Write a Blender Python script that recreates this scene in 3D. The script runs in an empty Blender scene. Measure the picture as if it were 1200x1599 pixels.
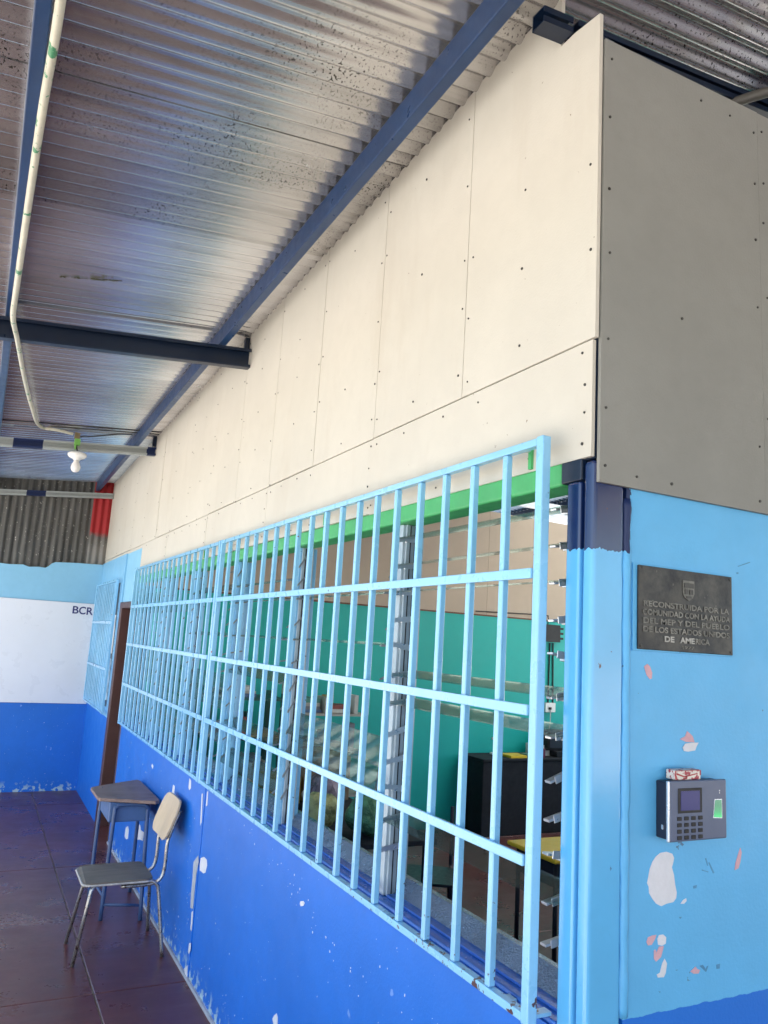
import bpy, bmesh, math, random
from mathutils import Vector, Matrix
random.seed(7)
scene = bpy.context.scene
COL = scene.collection

# ------------------------------------------------------------------ camera
CAM = Vector((-1.225, 0.0, 1.8))
FPX = 1209.504                                   # focal length in pixels of the 1200 px wide photograph
RIGHT = Vector((0.88534564, -0.46097439, 0.06054503))
DOWN = Vector((0.1308745, 0.12213724, -0.98384671))
FWD = Vector((0.44613334, 0.87896821, 0.16846347))
cd = bpy.data.cameras.new('camera'); cam = bpy.data.objects.new('camera', cd); COL.objects.link(cam)
M = Matrix((RIGHT, -DOWN, -FWD)).transposed().to_4x4(); M.translation = CAM
cam.matrix_world = M
cd.sensor_fit = 'HORIZONTAL'; cd.sensor_width = 36; cd.lens = 36 * FPX / 1200
cd.clip_start = 0.05; cd.clip_end = 3000
scene.camera = cam
# ------------------------------------------------------------------ sky, sun, exposure
SUN_EL, SUN_AZ = math.radians(62), math.radians(205)      # azimuth measured from +Y towards +X
w = bpy.data.worlds.new('World'); scene.world = w; w.use_nodes = True
nt = w.node_tree; bg = nt.nodes['Background']
sky = nt.nodes.new('ShaderNodeTexSky'); sky.sky_type = 'NISHITA'; sky.sun_disc = False
sky.sun_elevation = SUN_EL; sky.sun_rotation = SUN_AZ; sky.dust_density = 1.5
nt.links.new(sky.outputs[0], bg.inputs[0]); bg.inputs[1].default_value = 0.13
sl = bpy.data.lights.new('sun', 'SUN'); sl.energy = 4.5; sl.angle = math.radians(0.5); sl.color = (1, .96, .9)
so = bpy.data.objects.new('sun', sl); COL.objects.link(so)
sd = Vector((math.sin(SUN_AZ) * math.cos(SUN_EL), math.cos(SUN_AZ) * math.cos(SUN_EL), math.sin(SUN_EL)))
so.rotation_euler = sd.to_track_quat('Z', 'Y').to_euler(); so.location = (0, 0, 30)
vs = scene.view_settings
vs.view_transform = 'Standard'; vs.look = 'None'; vs.gamma = 1; vs.use_curve_mapping = False
vs.exposure = 1.97
scene.render.engine = 'CYCLES'
scene.cycles.max_bounces = 10; scene.cycles.diffuse_bounces = 6
scene.cycles.glossy_bounces = 4; scene.cycles.transparent_max_bounces = 24
scene.cycles.sample_clamp_indirect = 6

# ------------------------------------------------------------------ helpers
def at(u, v, ax, val):
    """photo pixel -> point on the plane (axis ax == val) that the thing touches"""
    d = RIGHT * ((u - 600) / FPX) + DOWN * ((v - 800) / FPX) + FWD
    return CAM + d * ((val - CAM[ax]) / d[ax])

class MB:
    def __init__(s): s.v = []; s.f = []
    def add(s, vs_, fs):
        b = len(s.v); s.v += [Vector(p) for p in vs_]; s.f += [tuple(i + b for i in f) for f in fs]; return s
    def box(s, x0, x1, y0, y1, z0, z1):
        vv = [(x, y, z) for z in (z0, z1) for y in (y0, y1) for x in (x0, x1)]
        return s.add(vv, [(0, 2, 3, 1), (4, 5, 7, 6), (0, 1, 5, 4), (2, 6, 7, 3), (0, 4, 6, 2), (1, 3, 7, 5)])
    def obox(s, c, ax, ay, az):
        """box with half-axis vectors"""
        c, ax, ay, az = Vector(c), Vector(ax), Vector(ay), Vector(az)
        vv = [c + ax * i + ay * j + az * k for k in (-1, 1) for j in (-1, 1) for i in (-1, 1)]
        return s.add(vv, [(0, 2, 3, 1), (4, 5, 7, 6), (0, 1, 5, 4), (2, 6, 7, 3), (0, 4, 6, 2), (1, 3, 7, 5)])
    def prism(s, pts, d):
        """closed polygon (3D points) extruded by vector d"""
        n = len(pts); d = Vector(d); a = [Vector(p) for p in pts]
        fs = [tuple(range(n))[::-1], tuple(range(n, 2 * n))]
        fs += [(i, (i + 1) % n, n + (i + 1) % n, n + i) for i in range(n)]
        return s.add(a + [p + d for p in a], fs)
    def tube(s, pts, r, n=8, cap=True):
        pts = [Vector(p) for p in pts]; rings = []
        up = None
        rs = r if isinstance(r, (list, tuple)) else [r] * len(pts)
        for i, p in enumerate(pts):
            t = (pts[min(i + 1, len(pts) - 1)] - pts[max(i - 1, 0)]).normalized()
            if up is None:
                up = Vector((0, 0, 1)) if abs(t.z) < .9 else Vector((1, 0, 0))
            a = t.cross(up).normalized(); b = a.cross(t).normalized(); up = b
            rings.append([p + (a * math.cos(k * 2 * math.pi / n) + b * math.sin(k * 2 * math.pi / n)) * rs[i] for k in range(n)])
        vv = [p for ring in rings for p in ring]; fs = []
        for i in range(len(pts) - 1):
            for k in range(n):
                fs.append((i * n + k, i * n + (k + 1) % n, (i + 1) * n + (k + 1) % n, (i + 1) * n + k))
        if cap:
            fs.append(tuple(range(n))[::-1]); fs.append(tuple(range((len(pts) - 1) * n, len(pts) * n)))
        return s.add(vv, fs)
    def lathe(s, c, prof, n=20):
        """profile [(r, z)] turned round the vertical through c"""
        c = Vector(c); vv = []; fs = []
        for r, z in prof:
            vv += [c + Vector((r * math.cos(k * 2 * math.pi / n), r * math.sin(k * 2 * math.pi / n), z)) for k in range(n)]
        for i in range(len(prof) - 1):
            for k in range(n):
                fs.append((i * n + k, i * n + (k + 1) % n, (i + 1) * n + (k + 1) % n, (i + 1) * n + k))
        fs.append(tuple(range(n))[::-1]); fs.append(tuple(range((len(prof) - 1) * n, len(prof) * n)))
        return s.add(vv, fs)
    def mesh(s, name, off=Vector((0, 0, 0)), bevel=0, seg=2, smooth=False):
        me = bpy.data.meshes.new(name)
        me.from_pydata([tuple(p - off) for p in s.v], [], s.f)
        bm = bmesh.new(); bm.from_mesh(me)
        bmesh.ops.recalc_face_normals(bm, faces=bm.faces)
        if bevel:
            ed = [e for e in bm.edges if len(e.link_faces) == 2 and e.calc_face_angle(0) > .5]
            bmesh.ops.bevel(bm, geom=ed, offset=bevel, segments=seg, profile=.5, affect='EDGES')
        if smooth:
            for f in bm.faces: f.smooth = True
        bm.to_mesh(me); bm.free()
        return me

ORG = {}
def thing(name, label, cat, origin=(0, 0, 0), group=None):
    o = bpy.data.objects.new(name, None); COL.objects.link(o); o.location = origin
    o.empty_display_size = .1
    o['label'] = label; o['category'] = cat
    if group: o['group'] = group
    ORG[o] = Vector(origin)
    return o
def part(name, mb, m, parent, bevel=0, seg=2, smooth=False, label=None, kind=None):
    off = ORG[parent]
    o = bpy.data.objects.new(name, mb.mesh(name, off, bevel, seg, smooth)); COL.objects.link(o)
    o.data.materials.append(m); o.parent = parent; ORG[o] = off
    if label: o['label'] = label
    if kind: o['kind'] = kind
    return o
def shared(name, me, loc, parent, rot=None):
    """one more object that shares mesh data"""
    o = bpy.data.objects.new(name, me); COL.objects.link(o); o.parent = parent
    o.location = Vector(loc) - ORG[parent]
    if rot: o.rotation_euler = rot
    ORG[o] = Vector(loc)
    return o
def single(name, mb, m, label=None, cat=None, origin=None, bevel=0, seg=2, smooth=False, kind=None, group=None):
    off = Vector(origin) if origin is not None else Vector((0, 0, 0))
    o = bpy.data.objects.new(name, mb.mesh(name, off, bevel, seg, smooth)); COL.objects.link(o)
    o.data.materials.append(m); o.location = off; ORG[o] = off
    if label: o['label'] = label
    if cat: o['category'] = cat
    if kind: o['kind'] = kind
    if group: o['group'] = group
    return o

# ------------------------------------------------------------------ materials
def lin(r, g, b):
    f = lambda c: (c / 255 / 12.92) if c / 255 <= .04045 else ((c / 255 + .055) / 1.055) ** 2.4
    return (f(r), f(g), f(b), 1)
class NT:
    def __init__(s, name):
        s.m = bpy.data.materials.new(name); s.m.use_nodes = True; s.t = s.m.node_tree
        s.b = s.t.nodes['Principled BSDF']
        s.geo = s.t.nodes.new('ShaderNodeNewGeometry')
        s.sep = None
    def L(s, a, b): s.t.links.new(a, b)
    def N(s, k): return s.t.nodes.new(k)
    def axis(s, i):
        if not s.sep:
            s.sep = s.N('ShaderNodeSeparateXYZ'); s.L(s.geo.outputs['Position'], s.sep.inputs[0])
        return s.sep.outputs[i]
    def noise(s, scale, detail=3, rough=.55, stretch=None, seed=0):
        n = s.N('ShaderNodeTexNoise'); n.inputs['Scale'].default_value = scale
        n.inputs['Detail'].default_value = detail; n.inputs['Roughness'].default_value = rough
        mp = s.N('ShaderNodeMapping'); mp.inputs['Location'].default_value = (seed * 3.1, seed * 1.7, seed * 2.3)
        if stretch: mp.inputs['Scale'].default_value = stretch
        s.L(s.geo.outputs['Position'], mp.inputs[0]); s.L(mp.outputs[0], n.inputs['Vector'])
        return n.outputs['Fac']
    def math(s, op, a, b=None, c=None, clamp=False):
        n = s.N('ShaderNodeMath'); n.operation = op; n.use_clamp = clamp
        for i, x in enumerate((a, b, c)):
            if x is None: continue
            if isinstance(x, (int, float)): n.inputs[i].default_value = x
            else: s.L(x, n.inputs[i])
        return n.outputs[0]
    def ramp(s, f, lo, hi):
        n = s.N('ShaderNodeMapRange'); n.inputs['From Min'].default_value = lo; n.inputs['From Max'].default_value = hi
        s.L(f, n.inputs['Value']); return n.outputs[0]
    def mix(s, f, a, b):
        n = s.N('ShaderNodeMix'); n.data_type = 'RGBA'
        for i, x in ((0, f), (6, a), (7, b)):
            if isinstance(x, (int, float)): n.inputs[i].default_value = x
            elif isinstance(x, tuple): n.inputs[i].default_value = x
            else: s.L(x, n.inputs[i])
        return n.outputs[2]
    def bump(s, h, strength, dist=.01):
        n = s.N('ShaderNodeBump'); n.inputs['Strength'].default_value = strength; n.inputs['Distance'].default_value = dist
        s.L(h, n.inputs['Height']); s.L(n.outputs[0], s.b.inputs['Normal'])
    def set(s, color=None, rough=None, metal=None):
        for k, x in (('Base Color', color), ('Roughness', rough), ('Metallic', metal)):
            if x is None: continue
            if isinstance(x, (int, float, tuple)): s.b.inputs[k].default_value = x
            else: s.L(x, s.b.inputs[k])
        return s.m
def sc(c, k): return (min(c[0] * k, 1), min(c[1] * k, 1), min(c[2] * k, 1), 1)
def paint(name, c, rough=.45, var=.12, vscale=2.5, bump=.08, bscale=90, chips=None, metal=0, stretch=None, extra=None):
    n = NT(name)
    col = n.mix(n.ramp(n.noise(vscale, 5, .6, stretch), .3, .7), sc(c, 1 - var), sc(c, 1 + var))
    col = n.mix(n.math('MULTIPLY', n.ramp(n.noise(vscale * 9, 3, .6, seed=3), .45, .75), .35), col, sc(c, 1 - 1.4 * var))
    if extra: col = extra(n, col)
    for cc, scale, thr, seed in (chips or []):
        k = n.ramp(n.noise(scale, 4, .6, seed=seed), thr, thr + .015)
        col = n.mix(k, col, cc)
    n.set(col, n.ramp(n.noise(vscale * 3, 3, seed=9), -.6 + rough * 1.0, .0) if False else rough, metal)
    r = n.math('MULTIPLY_ADD', n.noise(vscale * 4, 4, seed=5), .3, rough - .15)
    n.L(r, n.b.inputs['Roughness'])
    if bump: n.bump(n.noise(bscale, 3), bump, .004)
    return n.m

CREAM = (.57, .54, .47, 1); LBLUE = (.105, .42, .74, 1); DBLUE = (.006, .15, .60, 1); NAVY = (.005, .018, .085, 1)
TEAL = (.004, .42, .37, 1); WHITE = (.75, .76, .78, 1); GREY = (.34, .36, .36, 1)

def stain(n, col):
    k = n.math('MULTIPLY', n.ramp(n.noise(2.2, 5, .65, stretch=(1, 1.6, .35), seed=14), .52, .8), .30)
    col = n.mix(k, col, (.40, .33, .25, 1))
    return n.mix(n.ramp(n.noise(48, 3, seed=17), .745, .77), col, (.25, .20, .15, 1))
M_board = paint('cream_fibre_board', CREAM, .75, .05, 1.6, .15, 160, extra=stain)
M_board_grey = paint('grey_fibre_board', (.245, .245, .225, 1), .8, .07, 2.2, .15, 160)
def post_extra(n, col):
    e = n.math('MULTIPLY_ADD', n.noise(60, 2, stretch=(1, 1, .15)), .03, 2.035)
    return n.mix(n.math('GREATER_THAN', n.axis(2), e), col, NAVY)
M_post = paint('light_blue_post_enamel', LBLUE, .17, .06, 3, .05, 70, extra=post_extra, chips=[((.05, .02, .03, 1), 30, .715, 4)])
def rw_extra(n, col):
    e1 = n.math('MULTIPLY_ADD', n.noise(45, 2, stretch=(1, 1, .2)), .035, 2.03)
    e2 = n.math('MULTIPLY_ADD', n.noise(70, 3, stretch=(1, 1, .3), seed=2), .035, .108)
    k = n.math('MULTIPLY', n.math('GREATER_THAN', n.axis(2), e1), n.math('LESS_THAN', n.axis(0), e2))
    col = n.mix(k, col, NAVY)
    e3 = n.math('MULTIPLY_ADD', n.noise(25, 3, seed=4), .012, 1.028)
    return n.mix(n.math('LESS_THAN', n.axis(2), e3), col, DBLUE)
M_rwall = paint('light_blue_wall_paint', LBLUE, .5, .07, 2.2, .14, 110, extra=rw_extra,
                chips=[((.07, .17, .30, 1), 19, .72, 6)])
WCH = [((.62, .68, .78, 1), 30, .735, 1), ((.5, .64, .85, 1), 75, .705, 8), ((.15, .3, .7, 1), 9, .70, 12)]
def lw_extra(n, col):
    k = n.math('MULTIPLY', n.ramp(n.noise(20, 4, seed=7), .53, .57), n.ramp(n.axis(2), .12, .03))
    return n.mix(k, col, (.40, .55, .62, 1))
M_dblue = paint('royal_blue_wall_paint', DBLUE, .42, .10, 1.4, .12, 90, chips=WCH, extra=lw_extra)
def fw_extra(n, col):
    e3 = n.math('MULTIPLY_ADD', n.noise(25, 3, seed=4), .012, .945)
    return n.mix(n.math('LESS_THAN', n.axis(2), e3), col, DBLUE)
M_farwall = paint('two_tone_wall_paint', (.22, .50, .74, 1), .5, .06, 2, .1, 90, extra=fw_extra, chips=[((.55, .65, .8, 1), 40, .76, 2)])
M_band = paint('pale_blue_plaster', (.24, .52, .72, 1), .6, .06, 2, .2, 60)
def bar_extra(n, col):        # rust along the bottom rail at the corner end
    k = n.math('MULTIPLY', n.ramp(n.axis(2), 1.16, 1.0), n.ramp(n.axis(1), 3.4, 1.6))
    r = n.math('MULTIPLY_ADD', k, .17, n.noise(34, 4, .65, seed=21))
    return n.mix(n.ramp(r, .70, .73), col, (.075, .03, .035, 1))
M_bar = paint('sky_blue_bar_enamel', (.24, .55, .82, 1), .3, .05, 4, .1, 60, extra=bar_extra,
              chips=[((.05, .03, .04, 1), 38, .735, 3), ((.20, .06, .05, 1), 22, .72, 15)])
M_green = paint('green_beam_enamel', (.07, .42, .14, 1), .45, .12, 6, .1, 60)
M_navy = paint('navy_steel_enamel', (.004, .012, .032, 1), .35, .15, 4, .05, 60)
M_navyp = paint('blue_purlin_enamel', (.013, .042, .115, 1), .33, .15, 4, .05, 60)
def galv_extra(n, col):
    a = n.math('MULTIPLY', n.math('GREATER_THAN', n.axis(0), -1.16), n.math('LESS_THAN', n.axis(0), -.93))
    b = n.math('GREATER_THAN', n.axis(0), -.075)
    near = n.math('LESS_THAN', n.axis(1), 8)
    a2 = n.math('MULTIPLY', n.math('GREATER_THAN', n.axis(0), -.93), n.math('LESS_THAN', n.axis(0), -.73))
    k = n.math('MAXIMUM', n.math('MULTIPLY', n.math('MAXIMUM', a, b), near),
               n.math('MULTIPLY', a2, n.math('SUBTRACT', 1, near)))
    return n.mix(k, col, NAVY)
M_galvb = paint('galvanised_rafter', (.36, .39, .38, 1), .45, .1, 5, .05, 50, metal=.2, extra=galv_extra)
M_teal = paint('teal_wall_paint', TEAL, .5, .06, 1.2, .08, 80)
M_inboard = paint('beige_inner_board', (.50, .40, .31, 1), .75, .05, 1.5, .1, 120)
M_white = paint('white_panel_gloss', (.72, .76, .82, 1), .3, .03, 1.5, .02, 40)
M_brown = paint('brown_door_frame', (.085, .035, .03, 1), .45, .15, 6, .08, 60)
M_dark = paint('dark_door_leaf', (.012, .016, .03, 1), .4, .1, 5, .04, 60)
M_black = paint('black_desk_cloth', (.005, .006, .010, 1), .8, .2, 6, .1, 120)
M_alu = paint('aluminium', (.62, .64, .66, 1), .32, .08, 14, .03, 120, metal=.75)
M_alug = paint('aluminium_track', (.42, .50, .55, 1), .4, .1, 9, .03, 120, metal=.3)
M_slot = paint('black_rubber_slot', (.012, .012, .014, 1), .6, .1, 9, 0)
M_steel = paint('worn_chrome_tube', (.42, .40, .37, 1), .3, .2, 40, .1, 90, metal=.8, chips=[((.16, .12, .09, 1), 45, .60, 5)])
M_bluetube = paint('slate_blue_tube', (.045, .09, .20, 1), .4, .12, 8, .05, 60)
M_bluebox = paint('blue_book_box', (.07, .14, .30, 1), .45, .1, 5, .05, 60)
M_plastic = paint('white_porcelain', (.80, .80, .78, 1), .25, .03, 5, 0)
M_pvc = paint('cream_pvc_conduit', (.52, .50, .40, 1), .4, .1, 8, .04, 50, chips=[((.05, .22, .10, 1), 18, .60, 2)])
M_screw = paint('screw_head', (.03, .028, .025, 1), .5, .2, 30, 0)
M_chipw = paint('bare_white_filler', (.66, .66, .70, 1), .7, .06, 20, .2, 90)
M_chipp = paint('bare_pink_undercoat', (.62, .36, .40, 1), .7, .08, 20, .2, 90)
M_chipg = paint('bare_grey_render', (.40, .42, .46, 1), .8, .15, 20, .3, 90)
M_paper = paint('paper', (.72, .70, .66, 1), .7, .05, 9, 0)
M_yellow = paint('yellow_laminate', (.75, .48, .02, 1), .4, .08, 6, .03)
M_sill = paint('blue_sill_enamel', (.03, .16, .58, 1), .22, .15, 5, .5, 160)
M_flash = paint('grey_blue_sill_flashing', (.20, .27, .38, 1), .25, .2, 6, .7, 190, metal=.6)

for m_ in (M_post, M_bar, M_sill, M_flash):
    pb = m_.node_tree.nodes['Principled BSDF']; pb.inputs['Coat Weight'].default_value = .45; pb.inputs['Coat Roughness'].default_value = .14
def wood(name, a, b, rough=.5, ax='y'):
    n = NT(name)
    st = (3, 60, 60) if ax == 'x' else (60, 3, 60)
    g = n.noise(1.0, 5, .65, stretch=st)
    col = n.mix(n.ramp(g, .3, .7), a, b)
    col = n.mix(n.math('MULTIPLY', n.ramp(n.noise(9, 4, seed=3), .5, .75), .6), col, sc(a, .5))
    n.bump(g, .15, .002)
    return n.set(col, rough)
M_seat = wood('worn_dark_plywood', (.13, .11, .085, 1), (.20, .17, .13, 1), .42, 'x')
M_backr = paint('pale_plywood', (.58, .44, .27, 1), .4, .10, 9, .05, 60, stretch=(1, 1, .2))
M_dtop = wood('faded_brown_desktop', (.17, .10, .085, 1), (.27, .19, .16, 1), .5, 'x')

def floor_mat():
    n = NT('polished_red_concrete')
    a, b = (.085, .026, .026, 1), (.165, .057, .05, 1)
    col = n.mix(n.ramp(n.noise(1.3, 6, .65), .3, .72), a, b)
    col = n.mix(n.math('MULTIPLY', n.ramp(n.noise(5, 5, .65, stretch=(.35, 1.6, 1), seed=2), .48, .75), .5), col, (.19, .10, .095, 1))
    col = n.mix(n.math('MULTIPLY', n.ramp(n.noise(3.1, 5, .7, seed=6), .55, .8), .55), col, (.045, .016, .02, 1))
    col = n.mix(n.ramp(n.noise(70, 2, seed=4), .72, .76), col, (.03, .012, .012, 1))
    r = n.math('MULTIPLY_ADD', n.noise(3.5, 6, .7, seed=8), .42, .10)
    n.bump(n.noise(30, 4), .06, .004)
    return n.set(col, r)
M_floor = floor_mat()
def zinc(name, c, spots=.62, dirt=(.05, .045, .04, 1), blue=False):
    n = NT(name)
    col = n.mix(n.ramp(n.noise(1.8, 5, .6, stretch=(.5, 1.5, 1)), .3, .7), sc(c, .75), sc(c, 1.15))
    streak = n.ramp(n.noise(2.2, 5, .7, stretch=(.35, 14, 1), seed=2), .5, .8)
    col = n.mix(n.math('MULTIPLY', streak, .55), col, sc(c, .35))
    k = n.math('MULTIPLY', n.ramp(n.noise(120, 2, .5, seed=5), spots, spots + .04), n.ramp(n.noise(1.7, 3, seed=11), .42, .62))
    col = n.mix(k, col, dirt)
    if blue:                                       # blue reflection painted as a patch, off by default
        dx = n.math('ADD', n.axis(0), .80); dy = n.math('ADD', n.axis(1), -2.35)
        d2 = n.math('ADD', n.math('MULTIPLY', n.math('MULTIPLY', dx, dx), 11), n.math('MULTIPLY', n.math('MULTIPLY', dy, dy), 2.2))
        kk = n.math('MULTIPLY', n.ramp(d2, .85, .05), n.ramp(n.noise(7, 4, seed=13), .38, .62))
        col = n.mix(n.math('MULTIPLY', kk, .6), col, (.04, .07, .34, 1))
    n.bump(n.noise(45, 3), .05, .002)
    r = n.math('MULTIPLY_ADD', n.noise(4, 4, seed=7), .14, .17)
    return n.set(col, r, .84)
M_zinc = zinc('galvanised_roof_sheet', (.60, .585, .58, 1), .60)
M_zinc2 = zinc('newer_galvanised_roof_sheet', (.74, .73, .74, 1), .70)
M_zinc3 = zinc('bluish_galvanised_roof_sheet', (.70, .78, .88, 1), .74)
def fill_light_sheet():  # added translucent sheet that lets extra daylight into the room
    n = NT('added_translucent_fill_sheet')
    t = n.N('ShaderNodeBsdfTranslucent'); t.inputs[0].default_value = (.62, .64, .60, 1)
    d = n.N('ShaderNodeBsdfDiffuse'); d.inputs[0].default_value = (.6, .6, .56, 1)
    m1 = n.N('ShaderNodeMixShader'); m1.inputs[0].default_value = .3
    n.L(t.outputs[0], m1.inputs[1]); n.L(d.outputs[0], m1.inputs[2]); n.L(m1.outputs[0], n.t.nodes['Material Output'].inputs[0])
    return n.m
M_fill_light_sheet = fill_light_sheet()
def rust_sheet():
    n = NT('old_grey_corrugated_iron')
    c = (.085, .083, .076, 1)
    col = n.mix(n.ramp(n.noise(3, 5, .7, stretch=(9, 1, .5)), .3, .7), sc(c, .45), sc(c, 1.5))
    k = n.ramp(n.noise(55, 3, .6, stretch=(1, 1, .5), seed=4), .66, .70)
    col = n.mix(k, col, (.42, .40, .36, 1))
    e = n.math('MULTIPLY_ADD', n.noise(14, 3, seed=6), .12, 2.82)
    red = n.math('MULTIPLY', n.math('GREATER_THAN', n.axis(0), -.205), n.ramp(n.math('SUBTRACT', n.axis(2), e), -.05, .02))
    col = n.mix(red, col, (.34, .014, .018, 1))
    pale = n.math('MULTIPLY', n.math('GREATER_THAN', n.axis(0), -.205), n.ramp(n.math('SUBTRACT', e, n.axis(2)), .0, .2))
    col = n.mix(n.math('MULTIPLY', pale, .5), col, (.35, .34, .32, 1))
    n.bump(n.noise(40, 3), .2, .004)
    return n.set(col, .6, .15)
M_rust = rust_sheet()
def glass_mat(name, tint, refl=.10):
    n = NT(name)
    t = n.N('ShaderNodeBsdfTransparent'); t.inputs[0].default_value = tint
    g = n.N('ShaderNodeBsdfGlossy'); g.inputs['Roughness'].default_value = .06
    dd = n.N('ShaderNodeBsdfDiffuse'); dd.inputs[0].default_value = (.5, .55, .55, 1)
    fr = n.N('ShaderNodeFresnel'); fr.inputs[0].default_value = 1.5
    m1 = n.N('ShaderNodeMixShader'); m2 = n.N('ShaderNodeMixShader')
    dust = n.math('MULTIPLY_ADD', n.noise(9, 5, .7), .05, .0)
    n.L(dust, m1.inputs[0]); n.L(t.outputs[0], m1.inputs[1]); n.L(dd.outputs[0], m1.inputs[2])
    k = n.math('MULTIPLY_ADD', fr.outputs[0], .40, .0)
    n.L(k, m2.inputs[0]); n.L(m1.outputs[0], m2.inputs[1]); n.L(g.outputs[0], m2.inputs[2])
    n.L(m2.outputs[0], n.t.nodes['Material Output'].inputs[0])
    return n.m
M_glass = glass_mat('dusty_louvre_glass', (.72, .80, .76, 1))
def plaque_mat():
    n = NT('tarnished_bronze')
    col = n.mix(n.ramp(n.noise(16, 5, .7), .35, .7), (.018, .020, .024, 1), (.075, .070, .062, 1))
    col = n.mix(n.ramp(n.noise(40, 4, seed=3), .68, .74), col, (.20, .19, .16, 1))
    n.bump(n.noise(70, 4), .35, .002)
    return n.set(col, n.math('MULTIPLY_ADD', n.noise(22, 4, seed=4), .3, .30), .55)
M_plaque = plaque_mat()
M_letter = paint('worn_bronze_lettering', (.14, .135, .12, 1), .45, .6, 28, .2, 90, metal=.4)
M_letterb = paint('polished_bronze_lettering', (.30, .29, .27, 1), .4, .3, 40, .2, 90, metal=.4)
def ground_mat():
    n = NT('dry_pale_ground')
    col = n.mix(n.ramp(n.noise(.35, 6, .6), .3, .7), (.46, .43, .37, 1), (.58, .54, .48, 1))
    n.bump(n.noise(12, 4), .3, .02)
    return n.set(col, .9)
M_ground = ground_mat()
M_kerb = paint('pale_concrete', (.42, .41, .39, 1), .85, .1, 2, .2, 60)
def emis(name, c, s):
    n = NT(name); n.set((.01, .01, .02, 1), .1); n.b.inputs['Emission Color'].default_value = c
    n.b.inputs['Emission Strength'].default_value = s; return n.m

# ------------------------------------------------------------------ setting: ground, floor
g = single('ground', MB().add([(-400, -400, -.16), (400, -400, -.16), (400, 400, -.16), (-400, 400, -.16)], [(0, 1, 2, 3)]), M_ground, kind='structure')
XJ = [-2.25, -.47, 1.73, 3.93, 6.13]; YJ = [-9.0, -6.78, -4.55, -2.33, -.10, 2.12, 4.35, 6.58, 8.81, 9.7]
fl = single('floor', MB().box(-2.26, 6.15, -9.02, 9.72, -.16, -.012), M_kerb, kind='structure')
for i in range(len(XJ) - 1):
    for j in range(len(YJ) - 1):
        gp = .0035
        part('floor_slab', MB().box(XJ[i] + gp, XJ[i + 1] - gp, YJ[j] + gp, YJ[j + 1] - gp, -.012, random.uniform(-.0008, .0008)), M_floor, fl, bevel=.003, seg=1)

# ------------------------------------------------------------------ the building
B = thing('classroom_building', 'blue and cream classroom building with barred louvre windows and corner post', 'building', (3, 5, 0))
YC = 1.36                                       # plane of the end face with the plaque
LW = MB().box(0, .14, YC, 7.20, 0, 1.0)
part('lower_wall', LW, M_dblue, B)
part('skirting', MB().box(-.012, .0, 1.37, 7.19, .0, .018), M_chipg, B)
part('far_wall', MB().box(-.012, .13, 7.92, 9.60, 0, 2.527), M_farwall, B)
part('door_header', MB().box(.002, .13, 7.20, 7.918, 2.05, 2.527), M_band, B)
fj = part('door_frame', MB().box(-.02, .13, 7.80, 7.918, 0, 2.05).box(-.02, .13, 7.2, 7.798, 1.99, 2.048).box(-.004, .13, 7.202, 7.245, 0, 1.988), M_brown, B, bevel=.006)
part('door', MB().box(.085, .12, 7.248, 7.797, .01, 1.985), M_dark, B)
# vertical plaster joint in the lower wall
part('plaster_joint', MB().box(-.006, .002, 4.345, 4.375, .02, .97), M_dblue, B, bevel=.003)
# end face, with rendered bead between post and wall
part('end_wall', MB().box(.14, 6.0, YC + .004, YC + .14, 0, 1.0).box(.118, .90, YC + .004, YC + .14, 1.0, 2.30).box(.90, 6.0, YC + .004, YC + .14, 2.1, 2.30).box(3.2, 3.6, YC + .004, YC + .14, 1.0, 2.1).box(5.6, 6.0, YC + .004, YC + .14, 1.0, 2.1), M_rwall, B)
part('end_wall_base', MB().box(.002, .139, YC - .004 + .006, YC + .003, 0, 1.0), M_rwall, B)
bd = MB(); zz = 1.04; pts = []
while zz < 2.2:
    pts.append((.119 + random.uniform(-.0012, .0012), YC + .006, zz)); zz += .02
bd.tube(pts, [random.uniform(.0115, .0145) for _ in pts], 6)
part('weld_bead', bd, M_rwall, B, smooth=True)
# corner post: a folded channel with rounded edges and a groove
post = MB().box(.012, .110, YC, 1.398, 1.002, 2.262)
part('corner_post', post, M_post, B, bevel=.011, seg=4, smooth=False)
part('corner_post_flange', MB().box(.006, .100, 1.4005, 1.448, 1.002, 2.214), M_post, B, bevel=.006, seg=3)
# head beam
part('head_beam', MB().box(.008, .10, 1.472, 7.198, 2.212, 2.272), M_green, B, bevel=.008, seg=3)
part('head_beam_end', MB().box(.0065, .10, 1.3985, 1.4715, 2.2155, 2.270), M_navy, B, bevel=.004)
part('window_sill', MB().box(.004, .139, 1.45, 7.198, 1.0005, 1.012), M_sill, B, bevel=.004)
part('sill_flashing', MB().prism([(.062, 1.452, 1.0125), (.136, 1.452, 1.0125), (.136, 1.452, 1.060), (.118, 1.452, 1.060)], (0, 5.74, 0)), M_flash, B)

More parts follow.
